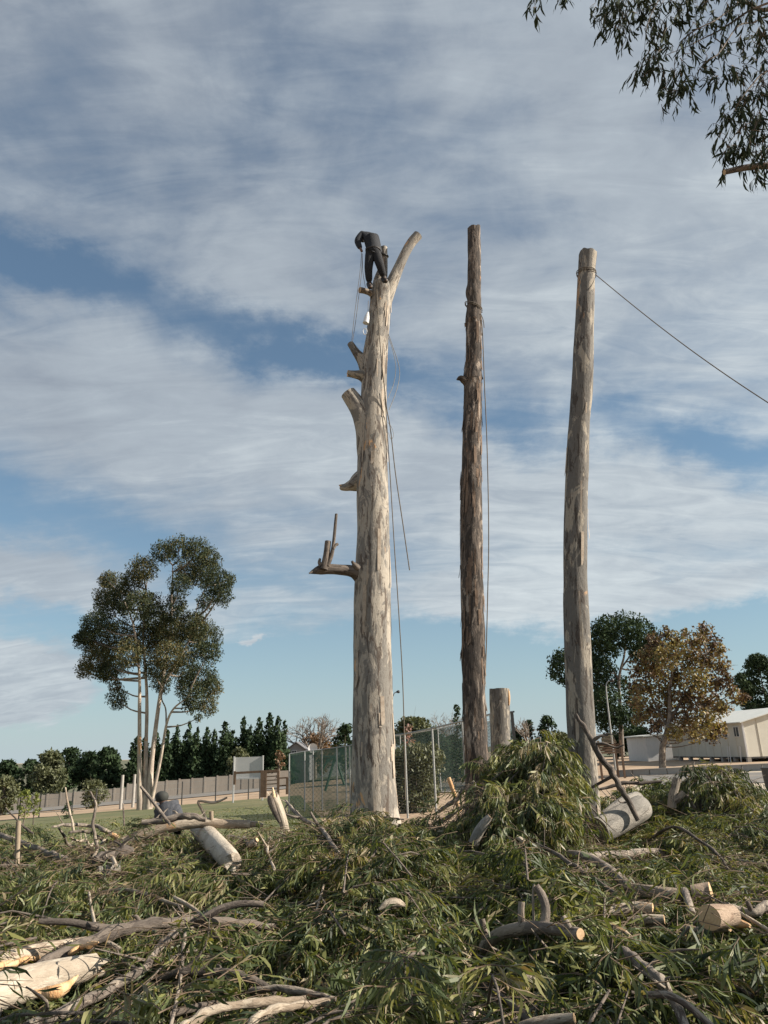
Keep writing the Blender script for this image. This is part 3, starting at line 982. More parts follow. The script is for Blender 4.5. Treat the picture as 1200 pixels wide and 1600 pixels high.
wb = house('white_shed', 'white shed wall seen behind the autumn tree trunk', 1013, 1068, 1186, 1151, 1149.5, 74, 6, M['white'], M['roof_pale'])

# dark bin at the right edge
bp = atg(1207, 1237)
bn = empty('litter_bin', bp, 'dark litter bin cut by the right edge of the picture on the yard', 'bin')
m1 = MB(); tube(m1, [bp, bp + Vector((0, 0, 0.5)), bp + Vector((0, 0, 0.85))], [0.22, 0.25, 0.27], 6, 14, cap=(True, True)); m1.build('drum', M['darkmetal'], bn, smooth=True)
m1 = MB(); tube(m1, [bp + Vector((0, 0, 0.85)), bp + Vector((0, 0, 0.9))], [0.29, 0.29], 3, 14); m1.build('rim', M['darkmetal'], bn)

# timber hut with little roof
Yh = 50
hut = empty('timber_hut', atg(953, 1178), 'small dark timber play hut with a plank roof seen right of the third trunk', 'hut')
A = at(932, 1160, Yh); B = at(972, 1160, Yh)
gz = terrain(A.x, Yh)
for x in (A.x + .1, B.x - .1):
    for dy in (0, 1.4):
        MB().box((x, Yh + dy, (gz + A.z) / 2), (0.12, 0.12, A.z - gz + 0.2)).build('post', M['timber_dark'], hut)
zt = at(950, 1146, Yh).z; zb_ = at(950, 1161, Yh).z
for i in range(7):
    f0 = i / 7; f1 = (i + 0.93) / 7
    m1 = MB(); m1.beam((A.x - .1, Yh - 0.2 + 0.9 * (f0 + f1) / 2, zb_ + (zt - zb_) * (f0 + f1) / 2), (B.x - 0.4, Yh - 0.2 + 0.9 * (f0 + f1) / 2, zb_ + (zt - zb_) * (f0 + f1) / 2), 0.16, 0.03)
    m1.build('roof_plank', M['timber'], hut)
for k2 in range(4):
    z = at(950, 1176 - 4 * k2, Yh).z
    m1 = MB(); m1.box(((A.x + B.x) / 2, Yh, z), (B.x - A.x, 0.05, 0.12)); m1.build('rail', M['timber_dark'], hut)


# ------------------------------------------------------------ crowns: many leaf sized faces in clumps
def leaf_cloud(name, blobs, per_m2, size, mat, parent, seed=0, hang=0.3, shell=0.55, aspect=2.2, tint_bias=0.0, tint_by_blob=0.25, flat=0.75, gap=-0.33):
    """blobs: rows of centre x, y, z, radius"""
    g = np.random.default_rng(seed)
    Vs = []; Ts = []
    for b in blobs:
        c = np.array(b[:3]); r = b[3]
        n = int(max(10, per_m2 * r * r * 4))
        d = g.normal(size=(n, 3)); d /= np.linalg.norm(d, axis=1)[:, None]
        rr = r * (shell + (1 - shell) * g.random(n)) ** 0.8
        lump = 1 + 0.45 * fbm(d[:, 0] * 2 + c[0], d[:, 1] * 2 + c[1], d[:, 2] * 2 + c[2], seed, 3)
        p = c + d * (rr * lump)[:, None] * np.array([1, 1, flat])
        # leave gaps where a coarse noise says so
        keep = fbm(p[:, 0] / r * 1.6, p[:, 1] / r * 1.6, p[:, 2] / r * 1.6, seed + 3, 3) > gap
        p = p[keep]; n = len(p)
        a = g.normal(size=(n, 3)); a[:, 2] -= hang * 2
        a /= np.linalg.norm(a, axis=1)[:, None]
        nrm = g.normal(size=(n, 3)) + 0.6 * d[keep]
        s = np.cross(a, nrm); s /= np.linalg.norm(s, axis=1)[:, None] + 1e-9
        L = size * (0.6 + 0.8 * g.random(n))[:, None]; Wd = L / aspect
        quad = np.stack([p - a * L / 2, p + s * Wd / 2, p + a * L / 2, p - s * Wd / 2], 1)
        Vs.append(quad.reshape(-1, 3))
        Ts.append(np.clip(0.5 + tint_bias + tint_by_blob * (g.random() - 0.5) * 2 + 0.28 * g.normal(size=n), 0, 1))
    V = np.concatenate(Vs); T = np.concatenate(Ts)
    n = len(V) // 4
    return quick_mesh(name, V, np.arange(4 * n), np.full(n, 4), mat, parent, tint=T)


def limbs_to(mb, stems, blobs, r0, seed=0, twigs=2, pull=0.55):
    """a limb from the nearest lower point of the stems into each clump"""
    g = random.Random(seed)
    S = np.concatenate([spline(np.array(s, float)[:, :3], 30) for s in stems])
    for b in blobs:
        c = np.array(b[:3]); r = b[3]
        d = S - c
        ok = S[:, 2] < c[2] - 0.15 * np.linalg.norm(d[:, :2], axis=1)
        if not ok.any():
            ok = S[:, 2] < S[:, 2].max() + 1
        dist = np.linalg.norm(d, axis=1) + np.where(ok, 0, 1e6) + 0.4 * np.abs(d[:, 2] + 0.8 * np.linalg.norm(d[:, :2], axis=1))
        a = S[np.argmin(dist)]
        L = np.linalg.norm(c - a)
        m = a * 0.5 + c * 0.5 + np.array([g.uniform(-.1, .1), g.uniform(-.1, .1), -0.08]) * L
        rr = r0 * (0.35 + 0.06 * L)
        tube(mb, [a, m, c], [rr, rr * 0.65, rr * 0.25], 7, 6, cap=(False, False))
        for k2 in range(twigs):
            e = c + np.array([g.gauss(0, 1), g.gauss(0, 1), g.gauss(0.2, 0.8)]) * r * 0.55
            tube(mb, [m * 0.3 + c * 0.7, (c + e) / 2 + 0.05, e], [rr * 0.4, rr * 0.25, rr * 0.1], 4, 4, cap=(False, False))


def px_blobs(rows, Y, sc=1.0, off=(0, 0), g=None, depth=1.0, rs=1.0):
    g = g or random.Random(5)
    res = []
    for cx, cy, r in rows:
        yy = Y + g.uniform(-1, 1) * depth
        p = at(off[0] + cx / sc, off[1] + cy / sc, yy)
        res.append((p.x, p.y, p.z, rad(r / sc, p) * rs))
    return res


def px_line(rows, Y, sc=1.0, off=(0, 0), dY=0.0):
    res = []
    for i, row in enumerate(rows):
        p = at(off[0] + row[0] / sc, off[1] + row[1] / sc, Y + dY * i / max(1, len(rows) - 1))
        res.append((p.x, p.y, p.z, rad(row[2] / sc, p)))
    return res


def stem(mb, line, n=24, seg=8, rough=0.06, seed=0, cap=(False, False)):
    tube(mb, [l[:3] for l in line], [l[3] for l in line], n, seg, rough, seed=seed, cap=cap)


# ---- the tall gum tree at the left
Yg = 58
sc, off = 3.478, (80, 820)
rows = [(690,130,75),(610,150,70),(790,140,75),(860,180,65),(830,260,90),(900,310,90),(920,380,70),(740,260,80),(700,330,70),(500,240,80),(340,340,80),
        (440,310,70),(290,400,70),(380,400,80),(330,480,100),(230,540,80),(190,620,70),(270,640,90),(250,740,90),(180,790,50),(370,600,90),(480,440,90),
        (540,440,80),(560,520,80),(640,480,60),(430,700,90),(340,770,80),(300,800,60),(360,950,60),(350,880,40),(520,620,100),(600,620,90),(640,560,80),
        (740,540,90),(800,560,80),(850,620,80),(740,660,100),(860,690,70),(640,720,100),(560,780,70),(720,800,90),(820,840,90),(870,880,70),(760,900,80),
        (850,980,60),(760,980,50),(800,1050,24),(600,860,60),(840,420,50),(650,400,30), (160,610,40), (300,300,50), (690,440,50), (960,300,45)]
blobs = px_blobs(rows, Yg, sc, off, random.Random(3), 2.8, 1.04)
gt = empty('gum_tree', Vector((at(235, 1258, Yg).x, Yg, terrain(at(235, 1258, Yg).x, Yg))), 'tall spreading gum tree with four pale stems standing on the sandy verge', 'tree')
stems_px = [
    [(487, 1525, 28), (480, 1300, 15), (480, 1000, 12), (478, 800, 9), (450, 560, 6), (400, 420, 3)],
    [(515, 1520, 24), (515, 1250, 13), (520, 950, 11), (510, 760, 8), (500, 600, 6), (520, 300, 3)],
    [(530, 1520, 28), (545, 1300, 17), (575, 1050, 13), (600, 880, 12), (650, 560, 8), (655, 400, 6), (660, 220, 3)],
    [(540, 1440, 14), (595, 1270, 10), (625, 1090, 8), (665, 1000, 6), (740, 940, 4)],
    [(625, 1090, 6), (622, 1000, 5), (600, 930, 4), (640, 800, 3)],
    [(600, 880, 8), (680, 760, 6), (760, 600, 4), (800, 420, 3), (850, 330, 2)],
]
stems_px = [[(a_, b_, c_ * 0.8) for a_, b_, c_ in s] for s in stems_px]
SL = [px_line(s, Yg, sc, off, dY) for s, dY in zip(stems_px, (-1, 1, 0.5, -1.5, 0, 1.5))]
for s in SL[:4]:
    gz = terrain(s[0][0], s[0][1])
    s[0] = (s[0][0], s[0][1], min(s[0][2], gz - 0.1), s[0][3])
for i, s in enumerate(SL[:4]):
    mb = MB(); stem(mb, s, 30, 10, 0.08, i)
    if i == 0:
        pass
    mb.build('trunk', M['gum_stem'], gt, smooth=True)
mb = MB()
for s in SL[4:]:
    stem(mb, s, 16, 7, 0.05)
limbs_to(mb, [s for s in SL], blobs, 0.16, 2)
mb.build('limbs', M['limb'], gt, smooth=True)
leaf_cloud('crown', blobs, 420, 0.165, M['crown_gum'], gt, 4, 0.5, 0.35, 2.4, 0.0, flat=1.0, gap=-0.26, tint_by_blob=0.35)

# ---- rounded dark gum at the right with its long pale pole-like stem
Yr = 74
sc2, off2 = 3.158, (820, 940)
rows = [(400,130,60),(470,115,60),(540,130,60),(600,160,60),(640,200,50),(370,180,60),(450,190,60),(540,200,55),(610,240,50),(350,240,50),(420,250,40),
        (560,260,40),(380,330,60),(370,400,60),(400,470,60),(380,540,60),(440,560,55),(160,300,40),(150,350,40),(180,270,35),(190,390,25),(500,570,50),(560,560,50),(620,300,50), (660, 250, 40), (470,400,40),(330,300,50),(340,470,50), (400,600,45), (250,350,50),(540,470,50), (270,430,50), (290,520,50)]
blobs = px_blobs(rows, Yr, sc2, off2, random.Random(8), 2.6, 1.25)
t2 = empty('gum_tree', Vector((at(968, 1180, Yr).x, Yr, terrain(at(968, 1180, Yr).x, Yr))), 'rounded dark green gum tree behind the third trunk and the street lamp', 'tree')
SL = [px_line([(480, 760, 14), (470, 520, 9), (465, 380, 7), (490, 270, 5), (500, 200, 3)], Yr, sc2, off2),
      px_line([(470, 400, 6), (420, 310, 5), (370, 230, 3)], Yr, sc2, off2), px_line([(475, 330, 5), (540, 240, 3), (580, 190, 2)], Yr, sc2, off2)]
mb = MB(); stem(mb, SL[0]); mb.build('trunk', M['limb'], t2, smooth=True)
mb = MB()
for s in SL[1:]: stem(mb, s, 10, 6)
limbs_to(mb, SL, blobs, 0.14, 3); mb.build('limbs', M['limb_dark'], t2, smooth=True)
leaf_cloud('crown', blobs, 120, 0.28, M['crown_dark'], t2, 5, 0.3, 0.3, 2.0, 0.1, flat=0.95)

# ---- autumn tree in front of the cream building
Ya = 53
rows = [(700,160,40),(740,200,70),(640,200,50),(890,150,50),(840,200,70),(930,210,60),(800,280,90),(700,270,80),(600,270,60),(900,300,90),(970,240,40),(980,320,50),
        (560,340,60),(640,350,80),(740,370,90),(850,390,90),(950,400,70),(1020,440,50),(1060,480,40),(540,420,50),(600,440,70),(700,460,80),(800,480,90),(900,500,80),
        (980,520,50),(550,500,50),(620,540,70),(700,560,70),(800,590,80),(900,600,80),(960,630,50),(650,620,50),(740,650,50),(840,660,50),(930,670,40),(560,580,40),(620,170,25), (1000,380,40), (1090, 470, 25), (690,130,18), (880,120,20), (790,150,25)]
blobs = px_blobs(rows, Ya, sc2, off2, random.Random(9), 2.0, 0.98)
bx = at(1034, 1190, Ya)
t3 = empty('autumn_tree', (bx.x, Ya, terrain(bx.x, Ya)), 'spreading tree with brown and golden autumn leaves in front of the cream building', 'tree')
SL = [px_line([(672, 800, 18), (680, 720, 15), (700, 650, 13), (715, 560, 10), (715, 430, 7), (740, 280, 4), (760, 180, 2)], Ya, sc2, off2),
      px_line([(710, 600, 9), (780, 480, 7), (850, 380, 4), (900, 250, 2)], Ya, sc2, off2, -1), px_line([(705, 620, 8), (650, 520, 6), (600, 400, 4), (600, 300, 2)], Ya, sc2, off2, 1),
      px_line([(720, 560, 7), (860, 520, 4), (980, 440, 2)], Ya, sc2, off2, 1)]
gz = terrain(SL[0][0][0], Ya)
SL[0][0] = (SL[0][0][0], Ya, gz - 0.1, SL[0][0][3])
mb = MB(); stem(mb, SL[0], 24, 10, 0.08); mb.build('trunk', M['limb'], t3, smooth=True)
mb = MB()
for s in SL[1:]: stem(mb, s, 12, 7)
limbs_to(mb, SL, blobs, 0.10, 4, 4); mb.build('limbs', M['limb_dark'], t3, smooth=True)
leaf_cloud('crown', blobs, 135, 0.21, M['crown_autumn'], t3, 6, 0.2, 0.05, 1.5, -0.05, 0.4, 1.0)


# ---- generic background trees
def round_tree(px, py_top, py_bot, half, Y, matk, label, seed, name='tree', cat='tree', group=None, dens=60, size=0.30, nb=16, crown_from=0.25, flat=0.8, shape='round', trunk_r=0.14, hang=0.2, topx=0.0):
    g = random.Random(seed)
    b = at(px, py_bot, Y); t = at(px, py_top, Y)
    g0 = terrain(b.x, Y)
    z0 = min(g0, b.z) if py_bot > 1235 else g0
    z0 = g0
    H = t.z - z0
    hw = rad(half, t) * (1.8 if shape == 'cone' else 1.28)
    dens = dens * 1.5
    r = empty(name, (b.x, Y, z0), label, cat, group)
    bl = []
    for i in range(nb):
        f = crown_from + (1 - crown_from) * (i + 0.5) / nb
        prof = {'round': math.sin(math.pi * min(1, (f - crown_from) / (1 - crown_from) * 0.86 + 0.12)) ** 0.6,
                'cone': 1.05 * (1 - (f - crown_from) / (1 - crown_from)) ** 0.75 + 0.07,
                'broad': 1.0}[shape]
        rw = hw * prof
        br = hw * (0.45 if shape != 'cone' else max(0.10, 0.62 * prof))
        a = g.uniform(0, 6.28); d = max(0, rw - br * 0.7) * g.uniform(0.55, 1)
        if shape == 'cone': d *= 0.6
        bl.append((b.x + math.cos(a) * d + topx * f, Y + math.sin(a) * d, min(z0 + H * f, t.z - br * flat * 0.9), br * g.uniform(0.85, 1.15)))
    bl.append((b.x + topx, Y, t.z - bl[-1][3] * flat * 0.6, bl[-1][3] * 0.7))
    mb = MB(); st = [(b.x, Y, z0 - 0.1, trunk_r), (b.x + g.uniform(-.1, .1), Y, z0 + H * 0.5, trunk_r * 0.7), (b.x + topx, Y, t.z - H * 0.12, trunk_r * 0.2)]
    stem(mb, st, 8, 7); mb.build('trunk', M['limb_dark'], r, smooth=True)
    if shape != 'cone':
        mb = MB(); limbs_to(mb, [st], bl, trunk_r * 0.7, seed, 1); mb.build('limbs', M['limb_dark'], r, smooth=True)
    leaf_cloud('crown', bl, dens, size, M[matk], r, seed, hang, 0.4, 2.0, 0, 0.2, flat)
    return r


GL = 'broad trees beyond the wall at the far left'
round_tree(4, 1188, 1250, 20, 104, 'crown_dark', 'dark broad tree beyond the wall, leftmost of the far row', 21, group=GL, dens=22, size=0.55)
round_tree(40, 1187, 1250, 16, 102, 'crown_dark', 'dark broad tree beyond the wall, left of the brownish green one', 22, group=GL, dens=24, size=0.5)
round_tree(74, 1174, 1250, 25, 98, 'crown_olive', 'brownish green broad tree standing out of the dark row beyond the wall', 23, group=GL, dens=26, size=0.45, nb=22)
round_tree(104, 1168, 1250, 18, 106, 'crown_dark', 'tall dark tree just right of the brownish green one beyond the wall', 24, group=GL, dens=26, size=0.5)
round_tree(134, 1175, 1250, 20, 102, 'crown_dark', 'dark green tree with a split top in the middle of the far left row', 25, group=GL, dens=26, size=0.5)
round_tree(164, 1169, 1250, 20, 100, 'crown_dark', 'dark rounded tree at the right end of the far left row', 26, group=GL, dens=26, size=0.5, nb=20)
round_tree(178, 1190, 1250, 12, 100, 'crown_dark', 'low dark tree beside the wall step left of the tall gum', 27, group=GL, dens=26, size=0.5)
round_tree(4, 1212, 1262, 20, 74, 'crown_olive', 'grey green olive bush at the left edge in front of the wall', 28, 'olive_bush', 'bush', dens=40, size=0.3, nb=16, crown_from=0.1)
round_tree(148, 1217, 1256, 20, 72, 'crown_olive', 'low grey olive shrub in front of the wall left of the two pale posts', 29, 'olive_bush', 'bush', dens=50, size=0.25, nb=14, crown_from=0.15)
round_tree(372, 1168, 1232, 18, 94, 'crown_olive', 'grey olive tree behind the blank board', 30, 'olive_tree', 'tree', dens=36, size=0.35, nb=16, crown_from=0.2)
round_tree(37, 1234, 1276, 10, 44, 'crown_bright', 'young bright green tree on the lawn, the larger of two', 31, 'sapling', 'tree', dens=160, size=0.14, nb=12, crown_from=0.25, trunk_r=0.04)
round_tree(53, 1238, 1276, 8, 45, 'crown_bright', 'young bright green tree on the lawn, the smaller one on the right', 32, 'sapling', 'tree', dens=160, size=0.14, nb=10, crown_from=0.3, trunk_r=0.035)
round_tree(108, 1252, 1268, 9, 52, 'crown_dark', 'small dark bush at the edge of the road at the left', 33, 'bush', 'bush', dens=90, size=0.16, nb=8, crown_from=0.05, trunk_r=0.03)

GC = 'cypresses in the row behind the wall'
cyp = [(208, 1152, 15), (222, 1150, 14), (272, 1133, 15), (291.5, 1127, 15), (305, 1136, 13), (320, 1137, 14), (332, 1140, 13), (348.5, 1127, 15), (361, 1142, 13), (378.5, 1121, 16),
       (390, 1134, 13), (403.5, 1122, 15), (419.5, 1114, 16), (433.5, 1119, 15), (443.5, 1127, 12), (256, 1140, 14), (240, 1146, 14)]
cw = {208: 'leftmost in the row, seen through the gum tree stems', 419.5: 'tallest in the row, third from its right end', 443.5: 'at the right end of the row behind the green net', 433.5: 'second from the right end of the row',
      378.5: 'with the tall tip straight above the blank board', 403.5: 'fourth from the right end of the row', 390: 'fifth from the right end, low between taller tips'}
ordn = ['first', 'second', 'third', 'fourth', 'fifth', 'sixth', 'seventh', 'eighth', 'ninth', 'tenth', 'eleventh', 'twelfth', 'thirteenth', 'fourteenth', 'fifteenth', 'sixteenth', 'seventeenth']
for i, (px, yt, hw) in enumerate(sorted(cyp)):
    lab = 'dark pointed cypress ' + cw.get(px, ordn[i] + ' from the left in the row behind the wall')
    round_tree(px, yt, 1235, hw, 96 + (i % 3) * 1.2, 'crown_dark', lab, 40 + i, 'cypress_tree', 'tree', GC, dens=26, size=0.5, nb=20, crown_from=0.03, shape='cone', flat=1.5, trunk_r=0.12, hang=-0.5)
round_tree(436, 1172, 1232, 9, 92, 'crown_brown', 'reddish brown dry bush beside the cypresses at the green net', 61, 'dry_bush', 'bush', dens=40, size=0.3, nb=10)

# trees behind the green net and the mesh
round_tree(541, 1132, 1225, 17, 100, 'crown_dark', 'dark leafy tree just left of the big lopped trunk', 62, dens=26, size=0.45)
round_tree(540, 1152, 1225, 5, 90, 'crown_olive', 'small narrow green cypress left of the big lopped trunk', 63, 'cypress_tree', 'tree', None, dens=60, size=0.3, nb=10, shape='cone', flat=1.5)
round_tree(648, 1120, 1215, 36, 80, 'crown_olive', 'wide olive green tree beyond the mesh fence', 64, dens=34, size=0.35, nb=22, crown_from=0.35, flat=0.55)
round_tree(680, 1141, 1205, 30, 62, 'crown_dark', 'dark green bush mass behind the screening net, right side', 65, 'bush', 'bush', dens=44, size=0.3, nb=22, crown_from=0.1)
round_tree(712, 1150, 1205, 24, 64, 'crown_dark', 'dark bush behind the screening net beside the dark pole', 66, 'bush', 'bush', dens=44, size=0.3, nb=16, crown_from=0.1)
round_tree(720, 1100, 1215, 8, 84, 'crown_dark', 'tall dark narrow tree just left of the dark pole', 67, dens=44, size=0.35, nb=12, flat=1.3)
round_tree(642, 1131, 1200, 12, 40, 'crown_pink', 'shrub with pink blossom beside the big lopped trunk', 68, 'blossom_shrub', 'shrub', dens=110, size=0.14, nb=12, crown_from=0.4, trunk_r=0.04)
round_tree(652, 1163, 1235, 34, 32, 'crown_olive', 'rounded light green bush behind the mesh fence', 69, 'bush', 'bush', dens=200, size=0.13, nb=40, shape='broad', flat=0.95, crown_from=0.05, trunk_r=0.05, hang=0.6)
round_tree(494, 1146, 1195, 26, 108, 'crown_brown', 'brownish low tree under the bare branches behind the grey house', 70, dens=20, size=0.4, nb=14)
for i, (px, yt, hw, mk, lb) in enumerate([(812, 1140, 14, 'crown_dark', 'dark low tree behind the leaning post'), (833, 1124, 12, 'crown_dark', 'narrow dark gum with a ragged top between stump and third trunk'),
                                      (862, 1118, 15, 'crown_dark', 'dark rounded gum nearest the third trunk on its left'), (880, 1144, 22, 'crown_olive', 'lighter green tree at the left foot of the third trunk'),
                                      (845, 1156, 30, 'crown_dark', 'low dark hedge like tree beyond the leaf mound'), (806, 1158, 22, 'crown_olive', 'low olive bush right of the pale stump')]):
    round_tree(px, yt, 1195, hw, 86 - i, mk, lb, 80 + i, dens=36, size=0.38, nb=14, crown_from=0.2, group='trees far behind the leaf mound')
for i, (px, yt, hw, lb) in enumerate([(1180, 1052, 16, 'dark gum tree behind the roof, half way to the right edge'), (1212, 1020, 30, 'dark gum tree cut by the right edge of the picture'),
                                  (1196, 1098, 20, 'low dark tree just above the roof at the right edge'), (1138, 1104, 14, 'small green tree between the autumn tree and the roof'),
                                  (1000, 1135, 26, 'green tree between the rounded gum and the autumn tree'), (965, 1146, 20, 'green bush behind the timber hut')]):
    round_tree(px, yt, 1185, hw, 84 + i, 'crown_dark', lb, 90 + i, dens=36, size=0.38, nb=16, crown_from=0.3, group='trees behind the cream building')


# ---- bare trees
def bare_tree(px, py_top, py_bot, spread, Y, label, seed, depth=6, r0=0.16):
    g = random.Random(seed)
    b = at(px, py_bot, Y); z0 = terrain(b.x, Y)
    H = at(px, py_top, Y).z - z0
    sp = rad(spread, b)
    r = empty('bare_tree', (b.x, Y, z0), label, 'tree')
    mb = MB(); tube(mb, [(b.x, Y, z0 - .1), (b.x, Y, z0 + H * .35)], [r0, r0 * .8], 4, 7); mb.build('trunk', M['limb'], r, smooth=True)
    mb = MB()

    def grow(p, d, L, rr, n):
        e = p + d * L
        tube(mb, [p, (p + e) / 2 + Vector((g.gauss(0, .05), g.gauss(0, .05), g.gauss(0, .04))) * L, e], [rr, rr * .8, rr * .6], 4, 4, cap=(False, False))
        if n:
            for _ in range(3):
                dd = (d + Vector((g.gauss(0, .55), g.gauss(0, .55), g.gauss(0.1, .35)))).normalized()
                grow(e, dd, L * g.uniform(.6, .85), rr * .62, n - 1)
    for _ in range(6):
        a = g.uniform(0, 6.28)
        d = Vector((math.cos(a) * sp / H * 1.7, math.sin(a) * .6, 1)).normalized()
        grow(Vector((b.x, Y, z0 + H * g.uniform(.22, .35))), d, H * 0.26, r0 * .5, depth - 2)
    mb.build('limbs', M['limb'], r, smooth=True)


bare_tree(492, 1118, 1200, 36, 106, 'leafless pale branching tree above the grey house', 3, 6, 0.3)
bare_tree(697, 1112, 1200, 26, 88, 'fine leafless tree between the lopped trunk and the dark pole', 4, 6, 0.16)
bare_tree(828, 1110, 1190, 14, 80, 'dead bare branches rising behind the leaf mound', 5, 4, 0.14)

# grass tufts on the lawn, nobody could count them
g = np.random.default_rng(5)
n = 26000
gy = 14 + 42 * g.random(n) ** 1.3; gx = (-0.62 + 0.58 * g.random(n)) * gy
far = atg(200, 1268)
keep = (gx < 0.3) & (gy < 50 + gx * 0.2)
gx, gy = gx[keep], gy[keep]; n = len(gx)
gz = terrain_np(gx, gy) + 0.02
a = g.random(n) * 6.28; h = 0.02 + 0.045 * g.random(n); wd = 0.02 + 0.03 * g.random(n)
lean = g.normal(size=(n, 2)) * 0.05
P = np.stack([gx, gy, gz], 1)
S_ = np.stack([np.cos(a) * wd, np.sin(a) * wd, 0 * a], 1)
Tt = P + np.stack([lean[:, 0], lean[:, 1], h], 1)
V = np.stack([P - S_, P + S_, Tt], 1).reshape(-1, 3)
tag(quick_mesh('lawn_grass', V, np.arange(3 * n), np.full(n, 3), M['grass'], tint=g.random(n)), 'short green grass of the lawn behind the felled branches', 'grass', kind='stuff')


# ------------------------------------------------------------ the three lopped gums and the stump
def edge_line(rows, Y, dYtop=0.0):
    """rows: photo y, left edge, right edge, from the foot up"""
    res = []
    for y, l, r in rows:
        p = at((l + r) / 2, y, Y)
        res.append([p.x, p.y, p.z, rad((r - l) / 2, p)])
    return res


def loose_bark(name, V, parent, mat, count, length, seed, lo=0.02, hi=0.98):
    """shreds of bark that stand off the stem"""
    g = random.Random(seed)
    nr, ns, _ = V.shape
    mb = MB()
    C = V.mean(1)
    dl = np.linalg.norm(C[1] - C[0])
    for k in range(count):
        i = int(nr * g.uniform(lo, hi)); j = g.randrange(ns)
        n = max(3, int(g.uniform(0.4, 1.3) * length / dl))
        if i - n < 1: continue
        wd = g.choice((1, 1, 2))
        P = []
        lift0 = g.uniform(0.002, 0.012); lift1 = g.uniform(0.004, 0.035)
        m = min(n, 6)
        for s in range(m + 1):
            ii = i - int(n * s / m)
            f = s / m
            for jj in (j, j + wd):
                v = V[ii, jj % ns]; o = v - C[ii]; L = np.linalg.norm(o); o = o / L
                lift = lift0 + lift1 * f * f + (0.004 if jj != j else 0)
                if s == m and jj != j: v = (v + V[ii, j]) / 2
                P.append(v + o * lift)
        mb.add(P, [(2 * s, 2 * s + 1, 2 * s + 3, 2 * s + 2) for s in range(m)], tint=g.random())
    o = mb.build(name, mat, parent)
    o['kind'] = 'stuff'
    return o


M['flake'] = noisy('bark_shred', (0.07, 0.045, 0.032), (0.24, 0.17, 0.12), 7, 0.9, 0.4)
M['flake_pale'] = noisy('pale_bark_shred', (0.26, 0.20, 0.15), (0.48, 0.42, 0.34), 7, 0.9, 0.3)

# ---- big lopped gum with the climber
Y1 = 17.0
E1 = [(1318, 538, 632), (1290, 543, 628), (1265, 547, 622.5), (1240, 548, 620.5), (1200, 549, 618), (1150, 550.5, 616), (1100, 551, 614), (1050, 552, 612.5), (1000, 552.5, 611), (940, 553, 610),
      (880, 555, 609.5), (830, 557.5, 608.5), (780, 557, 607.5), (720, 559, 606), (670, 561, 604.5), (630, 563, 604), (590, 565.5, 604.5), (560, 566.5, 605.5), (520, 573, 607.5), (490, 576, 609.5),
      (470, 578, 612), (455, 579.5, 613), (446, 582, 611), (440, 586, 607), (437, 592, 601)]
L1 = edge_line(E1, Y1)
g1 = terrain(L1[0][0], Y1)
lop = empty('lopped_gum_tree', (L1[0][0], Y1, g1), 'thick pale gum trunk with sawn stubs and a forked top under the climber', 'tree')
mb = MB()
C1, R1, V1 = tube(mb, [p[:3] for p in L1], [p[3] for p in L1], 330, 64, 0.035, (4.5, 4.5, 0.7), 3, cap=(False, True))
mb.build('trunk', M['gum'], lop, smooth=True)
loose_bark('loose_bark', V1, lop, M['flake_pale'], 70, 0.35, 4, 0.02, 0.9)


def limb_part(name, rows, Y, mat, parent, seed=0, n=26, seg=20, rough=0.05, dY=0.0, cut=True, cutmat=None, ragged=0.0, ns=(6, 6, 1.5), tail=None):
    """rows: px, py, half width; the last one is the sawn end"""
    P = []
    for i, (px, py, hw) in enumerate(rows):
        p = at(px, py, Y + dY * i / (len(rows) - 1))
        P.append([p.x, p.y, p.z, rad(hw, p)])
    mb = MB()
    C, R, V = tube(mb, [p[:3] for p in P], [p[3] for p in P], n, seg, rough, ns, seed, cap=(False, not cut), ragged=ragged)
    o = mb.build(name, mat, parent, smooth=True)
    if cut:
        ring = V[-1] + (C[-1] - C[-2]) * 0.05
        c = ring.mean(0)
        rel = ring - c
        th = np.linspace(0, 2 * np.pi, seg, endpoint=False); r = np.linalg.norm(rel, axis=1)
        bc = np.stack([np.append(r * np.cos(th), 0), np.append(r * np.sin(th), 0), np.zeros(seg + 1)], 1)
        m2 = MB(); m2.add(np.vstack([ring, c]), [(j, (j + 1) % seg, seg) for j in range(seg)], bc)
        m2.build('cut_face', cutmat or M['cut'], o)
    return o, C, R, V


limb_part('fork_limb', [(592, 520, 9), (597, 488, 11), (604.5, 462, 11), (613, 441, 9.6), (623, 418, 8), (633, 396, 7.4), (643, 379, 7.4), (653, 367.5, 7.6)], Y1, M['gum'], lop, 5, 60, 32, 0.03)
limb_part('leader', [(592, 490, 9), (592, 462, 12), (594, 440, 11), (598, 420, 7.5), (599.5, 403, 6), (599.8, 387, 5.4)], Y1 + 0.05, M['gum'], lop, 6, 40, 28, 0.03)
limb_part('branch_stub', [(590, 470, 6), (580, 459, 5), (571, 455, 4.7), (562, 453, 4.8)], Y1 - 0.05, M['limb'], lop, 7, 20, 18, 0.05, -0.25)
limb_part('branch_stub', [(580, 588, 16), (569, 566, 10.5), (557, 551, 6.6), (547.5, 537, 5.2)], Y1, M['gum_grey'], lop, 8, 24, 22, 0.05, 0.1)
limb_part('branch_stub', [(580, 594, 16), (566, 587, 9.5), (554, 585, 6.4), (543, 583.5, 5.2)], Y1, M['gum_grey'], lop, 9, 22, 22, 0.05, -0.15, ragged=0.03)
limb_part('branch_stub', [(577, 735, 15), (574, 705, 16), (572, 680, 15.5), (568, 657, 15.5), (560, 637, 14.5), (544, 614, 12.2)], Y1, M['gum'], lop, 10, 44, 30, 0.05, -0.1)
